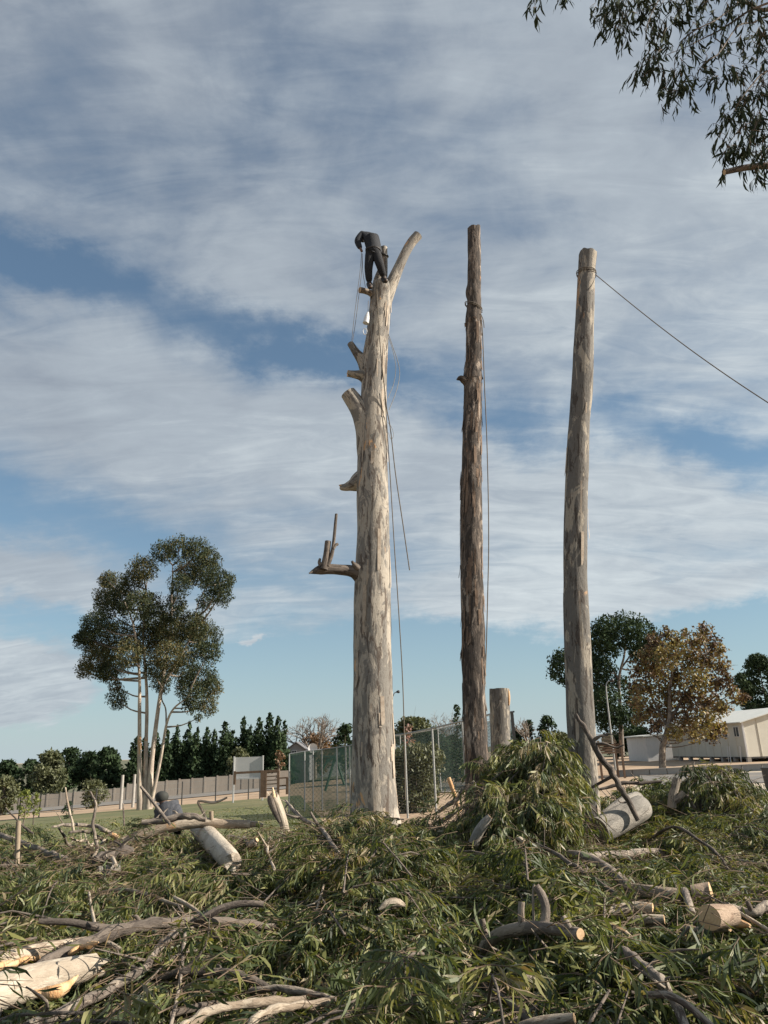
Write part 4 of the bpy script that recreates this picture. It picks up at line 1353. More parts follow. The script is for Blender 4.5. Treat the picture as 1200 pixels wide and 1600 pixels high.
limb_part('branch_stub', [(572, 748, 18), (563, 752, 15), (554, 757, 12), (546, 760, 8), (539, 762, 6), (531.5, 762, 4.8)], Y1 + 0.15, M['gum'], lop, 11, 30, 22, 0.2, 0.0, ragged=0.05)
br, Cb, Rb, Vb = limb_part('broken_branch', [(572, 910, 15), (560, 899, 11), (549, 892.5, 9.2), (530, 890, 8.2), (512, 889, 8.2), (500, 890, 7.5), (490, 893, 4), (483.5, 895.5, 1)], Y1, M['limb_dark'], lop, 12, 50, 18, 0.10, -0.7, cut=False, ragged=0.05)
for rows, sd in (([(506, 890, 6), (509, 873, 5.2), (511, 860, 5), (512.5, 846, 4.8)], 13), ([(512, 884, 3), (518, 868, 3.2), (521, 850, 2.8), (523, 830, 2.6), (525.5, 803, 2.2)], 14), ([(521, 858, 2), (524, 852, 2.4), (528, 850, 2.2)], 15), ([(503, 884, 5), (499, 879, 3), (500, 873, 2)], 16)):
    o = limb_part('side_branch', rows, Y1 - 0.62, M['limb_dark'], br, sd, 18, 12, 0.12, 0.05, cut=False)
limb_part('dead_knob', [(561, 889, 4), (556, 885, 5), (552, 880, 3), (550, 877, 2)], Y1 - 0.75, M['limb_dark'], lop, 17, 12, 12, 0.3, -0.1, cut=False)

# ---- dark shredded pole
Y2 = 15.6
E2 = [(1300, 727, 768), (1260, 727.5, 766), (1210, 726.5, 764), (1170, 725, 761.5), (1120, 723.5, 760), (1060, 722, 758.5), (1000, 721, 757.5), (940, 720.5, 755.5), (880, 720, 754), (817, 720, 753), (750, 721, 752.2),
      (690, 722.5, 751.8), (650, 724, 751.8), (600, 725, 752), (592, 724, 752), (560, 728, 752), (510, 727.5, 751.8), (502, 727, 751.5), (470, 729.5, 751.5), (457, 727.5, 751.2), (440, 731, 751.2), (400, 731.5, 751), (375, 731.3, 750.6), (357, 731.2, 750.2)]
L2 = edge_line(E2, Y2)
dk = empty('lopped_gum_pole', (L2[0][0], Y2, terrain(L2[0][0], Y2)), 'tall dark trunk with shredded bark, standing in the middle like a pole', 'tree')
mb = MB()
C2, R2, V2 = tube(mb, [p[:3] for p in L2], [p[3] for p in L2], 420, 48, 0.085, (9, 9, 1.5), 8, cap=(False, False), ragged=0.06)
mb.build('trunk', M['gum_dark'], dk, smooth=True)


def cap_part(V, C, parent, mat=None, dz=0.0):
    seg = V.shape[1]
    ring = V[-2] * 0.35 + V[-1] * 0.65
    c = ring.mean(0); r = np.linalg.norm(ring - c, axis=1); th = np.linspace(0, 2 * np.pi, seg, endpoint=False)
    bc = np.stack([np.append(r * np.cos(th), 0), np.append(r * np.sin(th), 0), np.zeros(seg + 1)], 1)
    m2 = MB(); m2.add(np.vstack([c + (ring - c) * 0.97, c]), [(j, (j + 1) % seg, seg) for j in range(seg)], bc)
    m2.build('cut_face', mat or M['cut'], parent)


cap_part(V2, C2, dk)
loose_bark('loose_bark', V2, dk, M['flake'], 230, 0.30, 9, 0.02, 0.75)
limb_part('branch_stub', [(736, 603, 8), (727, 595, 6.5), (720, 591, 5), (714, 593, 1.4)], Y2, M['gum_dark'], dk, 20, 18, 16, 0.2, -0.15, cut=False)
limb_part('dead_knob', [(734, 508, 5), (729, 507, 4), (726.5, 506, 2)], Y2, M['gum_dark'], dk, 21, 10, 12, 0.2, cut=False)

# ---- third pole with the guy rope
Y3 = 12.4
E3 = [(1345, 903, 950), (1325, 905, 945), (1290, 902, 940.5), (1240, 896, 936), (1184, 890, 931.5), (1110, 885.5, 928), (1050, 883, 924.5), (980, 881, 921), (910, 880.6, 917), (840, 881, 917), (770, 883, 917.5), (730, 885, 919.5),
      (690, 887.5, 920.5), (650, 890, 922), (620, 892, 925), (580, 894.5, 927), (530, 897.5, 927), (480, 900.5, 928.5), (430, 903.5, 929.6), (410, 904.6, 931), (398, 905.2, 932.5)]
L3 = edge_line(E3, Y3)
p3 = empty('lopped_gum_pole', (L3[0][0], Y3, terrain(L3[0][0], Y3)), 'grey and cream pole like trunk, a taut rope tied below its jagged top', 'tree')
mb = MB()
C3, R3, V3 = tube(mb, [p[:3] for p in L3], [p[3] for p in L3], 380, 48, 0.045, (8, 8, 1.0), 17, cap=(False, False), ragged=0.10)
mb.build('trunk', M['gum_grey'], p3, smooth=True)
cap_part(V3, C3, p3)
loose_bark('loose_bark', V3, p3, M['flake_pale'], 14, 0.22, 19, 0.02, 0.7)

# ---- tall pale stump behind
Ys = 19.5
Es = [(1230, 766.5, 800), (1170, 767, 797.5), (1120, 766, 797), (1100, 765.2, 796.6), (1076.5, 765, 796.2)]
Lsx = edge_line(Es, Ys)
st = empty('tall_stump', (Lsx[0][0], Ys, terrain(Lsx[0][0], Ys)), 'pale grey sawn off trunk rising above the leaf mound, right of the dark pole', 'stump')
zg = terrain(Lsx[0][0], Ys) - 0.1
Lsx.insert(0, [Lsx[0][0], Ys, zg, Lsx[0][3] * 1.15])
mb = MB()
Cs, Rs, Vs_ = tube(mb, [p[:3] for p in Lsx], [p[3] for p in Lsx], 90, 40, 0.03, (8, 8, 0.6), 23, cap=(False, False), ragged=0.012)
mb.build('trunk', M['gum_grey'], st, smooth=True)
cap_part(Vs_, Cs, st)
a = at(794, 1079, Ys - 0.12); b = at(795.5, 1102, Ys - 0.16)
mb = MB(); tube(mb, [b, (a + b) / 2, a], [0.02, 0.05, 0.045], 8, 8, 0.2, ragged=0.04); mb.build('torn_splinter', M['raw'], st, smooth=True)

# ------------------------------------------------------------ ropes
def rope(label, rows, Y, r=0.012, mat='rope', name='rope', group=None, n=40, Ys_=None):
    P = []
    for i, row in enumerate(rows):
        px, py = row[:2]
        y = row[2] if len(row) > 2 else Y
        P.append(at(px, py, y))
    mb = MB(); tube(mb, P, [r] * len(P), n, 6)
    return tag(mb.build(name, M[mat], loc=P[0], smooth=True), label, 'rope')


rope('thin rope from the climber to the upper branch stub, outer strand', [(565, 395), (562.5, 425), (558, 460), (553, 500), (549.5, 532)], Y1 - 0.25, 0.007)
rope('thin rope from the climber to the upper branch stub, inner strand', [(566, 396), (565, 425), (561.5, 455), (556, 500), (551, 533)], Y1 - 0.32, 0.007)
rope('short rope strand from the hands of the climber to the stub underfoot', [(566, 397), (567, 425), (571, 449)], Y1 - 0.45, 0.007)
rope('rope running down the front of the big lopped trunk to a free end', [(588, 440, 16.55), (590, 480, 16.6), (594, 540, 16.55), (600, 600, 16.6), (604.5, 640, 16.75), (610, 670, 16.9), (618, 740, 17), (629, 815, 17), (640, 891, 17)], Y1, 0.014, n=80)
rope('long rope hanging along the right side of the big trunk to the ground', [(601, 610, 16.7), (605.5, 680, 16.8), (610, 750, 17), (616, 850, 17), (622, 940, 17), (628, 1040, 17), (631, 1120, 17), (633.5, 1250, 17)], Y1, 0.013, n=80)
kp = at(609.6, 748, 17)
rope('slack loop of thin rope hanging out right of the upper trunk', [(607, 522, 16.9), (615, 545, 17), (623, 570, 17.1), (624, 590, 17.1), (618, 615, 17), (608, 640, 16.9)], Y1, 0.009, 'rope_pale')
rope('smaller inner loop of thin rope right of the upper trunk', [(607.5, 528, 16.8), (615, 552, 16.9), (618.5, 575, 16.9), (615, 600, 16.9), (606, 622, 16.8)], Y1, 0.008, 'rope_pale')
rope('tiny loop of rope right of the big trunk at mid height', [(606, 660, 16.9), (612, 668, 16.9), (615, 680, 16.9), (611, 686, 16.9), (607, 676, 16.9)], Y1, 0.006, 'rope_pale')
rope('rope hanging beside the right edge of the dark shredded pole', [(751, 488, 15.95), (754, 520), (757, 600), (760.5, 680), (763, 780), (763.5, 860), (762, 930), (760, 1010), (757, 1080)], Y2, 0.012, n=80)


def wrap(label, C, R, frac, Yoff, tilt, r, turns=1, name='rope', tail=None):
    i = int(len(C) * frac); c = C[i]; rr = R[i] * 1.07 + r
    P = []
    for k in range(int(24 * turns) + 1):
        a = k / 24 * 2 * math.pi
        P.append(Vector((c[0] + math.cos(a) * rr, c[1] + math.sin(a) * rr, c[2] + tilt * math.cos(a + 0.4) + 0.04 * k / 24)))
    mb = MB(); tube(mb, P, [r] * len(P), 24 * int(max(1, turns)) * 2, 6)
    if tail: 
        tube(mb, tail, [r] * len(tail), 30, 6)
    return tag(mb.build(name, M['rope'], loc=P[0], smooth=True), label, 'rope')


def fr(C, y, Y, px):
    z = at(px, y, Y).z
    return int(np.argmin(abs(C[:, 2] - z))) / len(C) + 1e-6


k1 = at(751, 490, Y2 - 0.12)
wrap('rope tied round the upper part of the dark pole with a loose tail', C2, R2, fr(C2, 482, Y2, 740), 0, -0.12, 0.010, 2, tail=[k1, at(755, 500, Y2 - .1), at(756.5, 512, Y2 - .05)])
c3i = fr(C3, 430, Y3, 917)
far_end = at(1420, 762, 8.0)
knot = Vector(tuple(C3[int(len(C3) * c3i)])) + Vector((R3[int(len(R3) * c3i)] * 1.0, -0.05, -0.03))
mb_tail = []
for f in np.linspace(0, 1, 14):
    q = knot.lerp(far_end, f); q.z -= 0.45 * math.sin(math.pi * f) * 0.5
    mb_tail.append(q)
wrap('taut twisted rope from the top of the third pole out to the right', C3, R3, c3i, 0, -0.03, 0.0085, 2, tail=mb_tail)
cl = fr(C1, 440, Y1, 600)


# ------------------------------------------------------------ the heap of felled branches
MOUNDS = []      # x, y, top height, rx, ry, power


def mound(px, py, Y, wpx, ry, power=2.0):
    p = at(px, py, Y)
    MOUNDS.append((p.x, p.y, p.z, rad(wpx, p), ry, power))


mound(822, 1184, 11.5, 60, 0.95, 5.0)
mound(775, 1198, 11.9, 40, 1.0, 5.0)
mound(862, 1194, 11.1, 26, 0.8, 5.0)
mound(752, 1244, 10.9, 42, 0.8, 3.0)
mound(880, 1288, 10.5, 26, 0.6, 3.0)
mound(400, 1322, 10.4, 70, 0.7, 4.0)
mound(800, 1270, 10.3, 84, 0.9, 6.0)
mound(815, 1345, 9.4, 85, 0.8, 5.0)
mound(560, 1352, 8.6, 120, 0.8, 5.0)
mound(330, 1376, 8.4, 110, 0.7, 5.0)
mound(1000, 1412, 7.8, 110, 0.6, 4.0)
mound(560, 1488, 6.0, 130, 0.5, 4.0)
mound(930, 1512, 5.8, 120, 0.5, 4.0)
mound(90, 1430, 7.8, 110, 0.6, 4.0)
mound(1150, 1400, 9.4, 70, 0.6, 4.0)
mound(1120, 1212, 13.3, 55, 0.9, 5.0)
mound(1180, 1275, 12.2, 100, 1.4, 2.5)
mound(1060, 1262, 13.6, 90, 1.0, 2.0)
mound(990, 1215, 16.5, 90, 1.2, 2.0)
mound(1060, 1205, 18.0, 70, 1.4, 2.0)
mound(650, 1290, 11.2, 78, 1.1, 5.0)
mound(570, 1290, 11.3, 85, 1.15, 4.0)
mound(490, 1306, 11.6, 70, 1.1, 3.0)
mound(640, 1335, 9.6, 85, 0.8, 5.0)
mound(700, 1400, 8.6, 60, 0.6, 5.0)
mound(470, 1290, 13.0, 90, 1.3, 2.0)
mound(690, 1310, 10.9, 50, 1.0, 7.0)
mound(300, 1325, 11.6, 110, 1.4, 2.0)
mound(190, 1360, 10.6, 100, 1.2, 2.0)
mound(50, 1385, 9.8, 100, 1.2, 2.0)
mound(1080, 1330, 10.6, 90, 1.2, 2.0)
mound(1120, 1480, 6.6, 140, 1.0, 2.0)
mound(600, 1440, 7.4, 200, 1.0, 2.0)
mound(250, 1480, 6.6, 160, 0.9, 2.0)


def pile_h(X, Y):
    X = np.asarray(X, float); Y = np.asarray(Y, float)
    base = terrain_np(X, Y)
    edge = 13.6 + 0.16 * X + 1.1 * fbm(X * 0.35, 0 * X, 0, 5, 3)
    edge = np.where(X < -3, 15.4 + 0.6 * fbm(X * 0.8, 0 * X, 0, 8, 3), edge)
    edge = np.where(X > 2.5, edge + 2.0, edge)
    m = np.clip((edge - Y) / 1.6, 0, 1) * np.clip((Y - 1.0) / 1.5, 0, 1)
    m = m * m * (3 - 2 * m)
    soft = 0.32 + 0.46 * fbm(X * 0.75, Y * 0.75, 0, 1, 4) + 0.10 * fbm(X * 2.6, Y * 2.6, 0, 2, 3)
    h = base + m * soft
    for (mx, my, mz, rx, ry, pw) in MOUNDS:
        d = np.sqrt(((X - mx) / rx) ** 2 + ((Y - my) / ry) ** 2)
        g = np.exp(-0.69 * np.power(d, pw))
        top = mz - (base + 0.30) + 0.46 * fbm(X * 1.7, Y * 1.7, 0, 9, 3)
        h = np.maximum(h, base + 0.30 * m + g * np.maximum(top, 0))
    return h


# a height table keeps the many look ups quick
HX = np.arange(-16, 18, 0.08); HY = np.arange(0, 24, 0.08)
_hx, _hy = np.meshgrid(HX, HY)
HT = pile_h(_hx, _hy)


def hget(X, Y):
    fx = np.clip((np.asarray(X) + 16) / 0.08, 0, len(HX) - 2); fy = np.clip(np.asarray(Y) / 0.08, 0, len(HY) - 2)
    i = fx.astype(int); j = fy.astype(int); fx = fx - i; fy = fy - j
    return HT[j, i] * (1 - fx) * (1 - fy) + HT[j, i + 1] * fx * (1 - fy) + HT[j + 1, i] * (1 - fx) * fy + HT[j + 1, i + 1] * fx * fy


def pile_t(px, py, tmax=26):
    d = ray(px, py)
    ts = np.arange(2.2, tmax, 0.03)
    z = CAM_Z + d.z * ts
    h = hget(d.x * ts, d.y * ts)
    k2 = np.argmax(z <= h)
    if z[k2] > h[k2]:
        return tmax * 0.6
    return float(ts[k2])


def atpile(px, py, fw=0.12):
    t = pile_t(px, py) - fw
    return CAM + ray(px, py) * t


# the packed inside of the heap
dsx = 5
lx = HX[::3]; ly = HY[6::3]
LX, LY = np.meshgrid(lx, ly)
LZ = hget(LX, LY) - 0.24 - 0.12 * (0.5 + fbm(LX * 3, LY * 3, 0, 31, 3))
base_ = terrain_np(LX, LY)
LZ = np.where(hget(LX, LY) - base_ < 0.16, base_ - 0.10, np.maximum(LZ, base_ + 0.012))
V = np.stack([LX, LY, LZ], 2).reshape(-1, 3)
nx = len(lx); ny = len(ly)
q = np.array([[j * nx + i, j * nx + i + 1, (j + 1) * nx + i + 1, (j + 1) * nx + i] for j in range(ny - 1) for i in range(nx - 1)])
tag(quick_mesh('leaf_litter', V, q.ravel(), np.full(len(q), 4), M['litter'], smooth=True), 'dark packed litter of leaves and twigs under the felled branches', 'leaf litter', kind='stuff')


# ------------------------------------------------------------ logs, limbs and sticks one can tell apart
def to_px(p):
    d = ROT.transposed() @ (Vector(tuple(p)) - CAM)
    return 600 + F * d.x / -d.z, 800 - F * d.y / -d.z


LMASK = np.zeros((460, 400))      # how far the limbs lie from the camera, by direction


def limb(name, label, rows, mat='limb', cat=None, fw=0.10, rough=0.07, seg=14, cuts=(0, 1), sides=(), group=None, Yabs=None, seed=None, sidename='side_branch', cutmat='cut', ragged=0.0, dY=0.0, ns=(14, 14, 3), rel=None):
    """rows: px, py, half width in photo pixels, resting on the heap along the line of sight"""
    seed = seed if seed is not None else int(abs(rows[0][0] * 7 + rows[0][1])) % 997
    fw = fw * (1.25 if cat == 'log' or cat == 'bark' else 1.0)
    m = len(rows)
    if Yabs is not None:
        P = [at(r[0], r[1], Yabs + dY * i / max(1, m - 1)) for i, r in enumerate(rows)]
    else:
        ts = [pile_t(r[0], r[1]) for r in rows]
        a, b = ts[0], ts[-1]
        P = []
        acc = [0.0]
        for r0, r1 in zip(rows[:-1], rows[1:]):
            acc.append(acc[-1] + math.hypot(r1[0] - r0[0], r1[1] - r0[1]))
        # never behind the leaves in front of it
        off = min([0] + [t - (a + (b - a) * c / acc[-1]) for t, c in zip(ts, acc)])
        for r, t, c in zip(rows, ts, acc):
            lin = a + (b - a) * c / acc[-1] + off * 0.5
            P.append(CAM + ray(r[0], r[1]) * (min(lin, t) - fw - (r[3] if len(r) > 3 else 0)))
    R_ = [rad(r[2], p) for r, p in zip(rows, P)]
    mb = MB()
    L = sum((P[i + 1] - P[i]).length for i in range(m - 1))
    n = int(min(90, max(8, L / 0.03)))
    gj = random.Random(seed)
    if L > 0.5 and m > 3 and cat == 'branch':
        sp = spline(np.array([[*p_, r_] for p_, r_ in zip(P, R_)]), max(m * 3, 8))
        for i_ in range(1, len(sp) - 1):
            for a_ in range(3): sp[i_, a_] += gj.gauss(0, 0.16) * sp[i_, 3]
            sp[i_, 3] *= 1 + gj.gauss(0, 0.05) + (0.22 if gj.random() < 0.12 else 0)
        P2 = [Vector(q_[:3]) for q_ in sp]; R2_ = list(sp[:, 3])
    else:
        P2, R2_ = P, R_
    C, R, V = tube(mb, P2, R2_, n, seg, rough, ns, seed, cap=(0 not in cuts, 1 not in cuts), ragged=ragged)
    o = mb.build(name, M[mat], smooth=True, loc=P[0])
    if cat == 'branch' and L > 0.8:
        mt_ = MB()
        for _ in range(gj.randint(2, 5)):
            i_ = gj.randrange(2, len(C) - 2)
            dv = Vector((gj.gauss(0, 1), gj.gauss(0, .6), abs(gj.gauss(0.3, .7)))).normalized()
            tl = gj.uniform(0.08, 0.4)
            p_ = Vector(C[i_]); r_ = R[i_]
            tube(mt_, [p_, p_ + dv * tl * .5 + Vector((gj.gauss(0, .03), 0, gj.gauss(0, .03))), p_ + dv * tl], [r_ * .4, r_ * .28, r_ * .12], 7, 6, 0.05, cap=(False, True))
        mt_.build('side_twigs', M[mat], o, smooth=True)['kind'] = 'stuff'
    tag(o, label, cat or name.replace('_', ' '), group)
    for c_i, r_i in zip(C, R):
        qx, qy = to_px(c_i); dd = float(np.linalg.norm(c_i - np.array(CAM))); rp = r_i * F / dd + 3
        x0_, x1_ = int((qx - rp) / 4) + 50, int((qx + rp) / 4) + 51; y0_, y1_ = int((qy - rp) / 4), int((qy + rp) / 4) + 1
        if x1_ > 0 and y1_ > 0 and x0_ < 400 and y0_ < 460:
            LMASK[max(0, y0_):y1_, max(0, x0_):x1_] = np.maximum(LMASK[max(0, y0_):y1_, max(0, x0_):x1_], dd)
    for cidx, e_, nb_ in ((0, 0, 1), (1, -1, -2)):
        if cidx in cuts:
            ring = V[e_] + (C[e_] - C[nb_]) * 0.04
            c = ring.mean(0); r = np.linalg.norm(ring - c, axis=1); th = np.linspace(0, 2 * np.pi, seg, endpoint=False)
            bc = np.stack([np.append(r * np.cos(th), 0), np.append(r * np.sin(th), 0), np.zeros(seg + 1)], 1)
            m2 = MB(); m2.add(np.vstack([ring, c]), [((j, (j + 1) % seg, seg) if e_ == -1 else ((j + 1) % seg, j, seg)) for j in range(seg)], bc)
            m2.build('cut_face', M[cutmat], o)
    for srows in sides:
        # a side branch leaves from the nearest point of the limb
        s0 = srows[0]
        best = min(range(len(C)), key=lambda i: (to_px(C[i])[0] - s0[0]) ** 2 + (to_px(C[i])[1] - s0[1]) ** 2)
        t0 = (Vector(C[best]) - CAM).length
        SP = [Vector(C[best])]
        for i, r in enumerate(srows[1:]):
            SP.append(CAM + ray(r[0], r[1]) * min(t0 - 0.02, 1e9))
        m3 = MB()
        tube(m3, SP, [rad(r[2], p) for r, p in zip(srows, SP)], max(8, 5 * len(SP)), 10, rough, ns, seed + 3, cap=(False, True), capmi=1 if srows[-1][2] > 2.6 else None)
        m3.build(sidename, [M[mat], M['cut']], o, smooth=True)
    return o





# left foreground
limb('fallen_limb', 'long dark forked limb sweeping from the bottom left corner over the white log', [(-60, 1600, 6), (0, 1557, 6.5), (43, 1520, 7), (100, 1487, 7.5), (150, 1467, 8.5), (183, 1457, 9.5), (227, 1444, 9), (280, 1441, 7.5), (320, 1440, 7), (370, 1442, 6), (428, 1448, 5)], 'limb_dark', 'branch', 0.20,
     sides=[[(185, 1457, 7), (150, 1449, 6), (110, 1441, 5), (60, 1440, 4)], [(300, 1440, 6), (325, 1430, 6), (350, 1418, 5.5), (380, 1412, 5), (412, 1413, 4.5)], [(222, 1443, 3), (214, 1433, 3), (206, 1431, 1.5)]], cuts=(1,))
limb('fallen_limb', 'pale bent limb running down left from the fork of the dark limb', [(322, 1440, 4.5), (290, 1450, 5), (258, 1470, 5.5), (240, 1492, 6), (222, 1515, 7), (180, 1540, 8), (117, 1573, 9), (40, 1608, 10)], 'limb', 'branch', 0.30, cuts=())
limb('fallen_limb', 'thin pale stick hanging straight down from the fork of the dark limb', [(316, 1443, 3.5), (293, 1455, 3.5), (287, 1475, 3.5), (283, 1520, 3), (274, 1570, 3), (266, 1606, 3)], 'limb', 'stick', 0.34, cuts=())
limb('stick', 'light peeled stick lying above the dark limb, pointing left', [(160, 1393, 1.2), (190, 1390, 2.6), (233, 1398, 3), (263, 1410, 2.6), (285, 1416, 1.5)], 'limb_pale', 'stick', 0.12, cuts=())
limb('stick', 'light peeled stick crossing the fork of the dark limb', [(272, 1402, 2.5), (295, 1415, 3), (315, 1430, 3), (330, 1450, 2.5), (347, 1469, 3)], 'limb_pale', 'stick', 0.26, cuts=())
limb('stick', 'short upright pale twig above the dark limb at the left', [(139, 1395, 2), (142, 1415, 2.2), (148, 1444, 2.5)], 'limb_pale', 'stick', 0.15, cuts=())
limb('stick', 'short light stub pointing down right under the dark limb', [(160, 1468, 3.5), (175, 1476, 3.4), (192, 1486, 3)], 'limb', 'stick', 0.12)
limb('fallen_limb', 'dark arched limb half buried in leaves right of the hanging stick', [(245, 1530, 4), (280, 1519, 5.5), (320, 1517, 6), (365, 1522, 6), (400, 1535, 6), (430, 1552, 5)], 'limb_dark', 'branch', 0.10, cuts=())
limb('fallen_limb', 'smooth pale limb along the bottom edge left of centre', [(280, 1612, 8), (310, 1590, 7.5), (345, 1574, 7), (400, 1567, 6.5), (440, 1565, 6), (478, 1561, 5)], 'limb_pale', 'branch', 0.26, cuts=(1,))
limb('fallen_limb', 'pale limb with dark bark rings below the smooth one at the bottom edge', [(385, 1612, 7), (405, 1590, 6.5), (430, 1577, 6.5), (467, 1571, 6), (513, 1566, 6)], 'limb_pale', 'branch', 0.30, cuts=(1,))
limb('fallen_limb', 'grey weathered limb just above the two pale ones at the bottom edge', [(390, 1549, 4), (436, 1545, 5), (485, 1552, 4.5), (525, 1561, 3)], 'limb', 'branch', 0.26, cuts=())
limb('fallen_limb', 'short dark branch half buried above the pale ones at the bottom edge', [(265, 1585, 5), (310, 1574, 6), (350, 1568, 6)], 'limb_dark', 'branch', 0.08, cuts=())
lg = limb('split_log', 'thick cream log torn open at the bottom left corner', [(-90, 1582, 30), (-30, 1560, 28), (20, 1543, 26.5), (60, 1531, 24), (105, 1519, 21), (135, 1512, 18.5), (157, 1507, 17)], 'gum_cream', 'log', 0.30, seg=40, rough=0.07, cuts=(1,), ragged=0.06, ns=(6, 6, 1.5))
p = [CAM + ray(*q2) * (pile_t(80, 1540) - 0.30) for q2 in ((62, 1540), (80, 1546), (110, 1541), (122, 1527))]
limb('bark_slab', 'orange brown slab of torn bark hanging under the thick cream log', [(52, 1549, 2), (66, 1552, 7), (84, 1550, 9), (100, 1544, 8), (112, 1534, 5), (122, 1524, 1)], 'raw', 'bark', 0.36, seg=9, rough=0.55, cuts=(), ns=(16, 16, 9))
limb('split_log', 'upper half of the split log with torn orange wood on top of the cream log', [(-80, 1523, 15), (-20, 1508, 15), (30, 1496, 14), (80, 1482, 11), (132, 1470, 6)], 'limb_pale', 'log', 0.30, seg=24, rough=0.08, cuts=(), ragged=0.06)
for k2, (a, b, lb) in enumerate([((-5, 1512, 7), (28, 1505, 8), 'first'), ((18, 1507, 6), (62, 1496, 8), 'second'), ((110, 1490, 4), (142, 1476, 6), 'third')]):
    limb('wood_splinter', ['torn orange splinter of wood at the very left of the split log', 'torn orange splinter of wood in the middle of the split log', 'torn orange splinter at the right tip of the split log'][k2], [(a[0] - 12, a[1] + 3, 1), (a[0], a[1], 4.5), ((a[0] + b[0]) / 2, (a[1] + b[1]) / 2 - 2, 6 - k2), (b[0], b[1], 4), (b[0] + 12, b[1] - 4, 0.8)], 'raw', 'splinter', 0.50, seg=7, rough=0.6, cuts=(), ns=(30, 30, 14))

# left middle distance
limb('long_log', 'long smooth pinkish log lying across the heap behind the pale grey log', [(146, 1340, 9), (175, 1325, 9), (205, 1312, 8.5), (240, 1299, 8), (280, 1290, 7.5), (320, 1286, 7.2), (355, 1287.5, 6.8), (391, 1288, 6.2)], 'limb_pale', 'log', Yabs=12.4, dY=0.3, seg=22, rough=0.04,
     sides=[[(390, 1288, 5), (400, 1288, 4.5), (411, 1290, 3)]])
limb('fallen_limb', 'crooked grey limb lying over the long log beside the sitting person', [(222, 1285, 4), (257, 1282, 5), (285, 1275, 5), (305, 1276, 4.5), (322, 1281, 3.5)], 'limb', 'branch', Yabs=12.3, rough=0.07, cuts=())
limb('log', 'fat pale grey log leaning down right in the left middle of the heap', [(311, 1293, 14), (322, 1304, 15.5), (338, 1321, 16), (356, 1339, 15.5), (364, 1347, 13)], 'gum_cream', 'log', 0.45, seg=30, rough=0.025, ragged=0.05, cuts=(0,), ns=(5, 5, 1.5))
limb('wood_post', 'short round wooden post standing behind the long pinkish log', [(331, 1290, 3.4), (330.5, 1280, 3.4), (330, 1267.5, 3.4)], 'timber', 'post', 0.45, Yabs=12.6, rough=0.03, cuts=(1,), seg=12)
limb('broken_snag', 'upright split snag of pale wood leaning left above the green foliage', [(446, 1300, 7), (442, 1282, 7), (435, 1262, 7.2), (427, 1242, 7)], 'gum_cream', 'snag', Yabs=12.6, rough=0.06, seg=18, ragged=0.10, cuts=())
limb('torn_bark', 'dark strip of torn bark along the left side of the upright snag', [(437, 1285, 2), (429, 1268, 4.5), (423, 1252, 5), (421, 1243, 3)], 'limb_dark', 'bark', Yabs=12.5, rough=0.2, seg=10, cuts=())
limb('wood_splinter', 'orange splinter on the very tip of the upright snag', [(428, 1246, 3.5), (427, 1238, 2.5), (426, 1230, 1.0)], 'raw', 'splinter', Yabs=12.55, rough=0.2, seg=8, cuts=())
limb('fallen_branch', 'thin forked grey branch leaning right of the upright snag', [(446, 1251, 1.8), (455, 1262, 2.4), (468, 1276, 3), (485, 1286, 3.2), (500, 1294, 3.4), (515, 1312, 3.4), (530, 1334, 2.5)], 'limb', 'branch', 0.40, cuts=(),
     sides=[[(500, 1294, 2.6), (493, 1283, 2.4), (485, 1269, 1.8)], [(470, 1277, 2.2), (457, 1276, 2), (446, 1272, 1.5)], [(450, 1256, 1.4), (446, 1262, 1.4), (448, 1270, 1)]])
limb('stick', 'thin crooked white stick standing right of the sitting person', [(322, 1279, 2), (316, 1266, 2.2), (310, 1252, 2), (330, 1254, 2), (342, 1252, 1.8), (355, 1246, 1.4)], 'limb_pale', 'stick', Yabs=12.9, cuts=())
limb('stick', 'straight bare stick leaning in front of the sitting person', [(220, 1229, 2), (231, 1243, 2.4), (243, 1258, 2.6), (254, 1273, 2.6), (266, 1288, 2.4)], 'limb', 'stick', Yabs=12.6, dY=-0.4, cuts=())
limb('wood_post', 'thick grey wooden post standing at the far left of the heap', [(26, 1352, 4), (27.5, 1320, 3.9), (29, 1283, 3.7)], 'timber', 'post', Yabs=10.6, rough=0.04, cuts=(1,), seg=12)
limb('fallen_limb', 'long bare grey limb reaching in from the left edge past the wooden post', [(-20, 1298, 3.5), (0, 1305, 3.8), (32, 1317, 4.2), (70, 1331, 4.5), (90, 1337, 5), (108, 1346, 5)], 'limb', 'branch', 0.30, cuts=(),
     sides=[[(90, 1337, 3), (105, 1340, 3), (122, 1343, 2)]])
limb('fallen_limb', 'bare dark limb curving at the left edge below the wooden post', [(-20, 1352, 4), (5, 1352, 4), (22, 1347, 3.5), (31, 1340, 2.4)], 'limb_dark', 'branch', 0.2, cuts=())
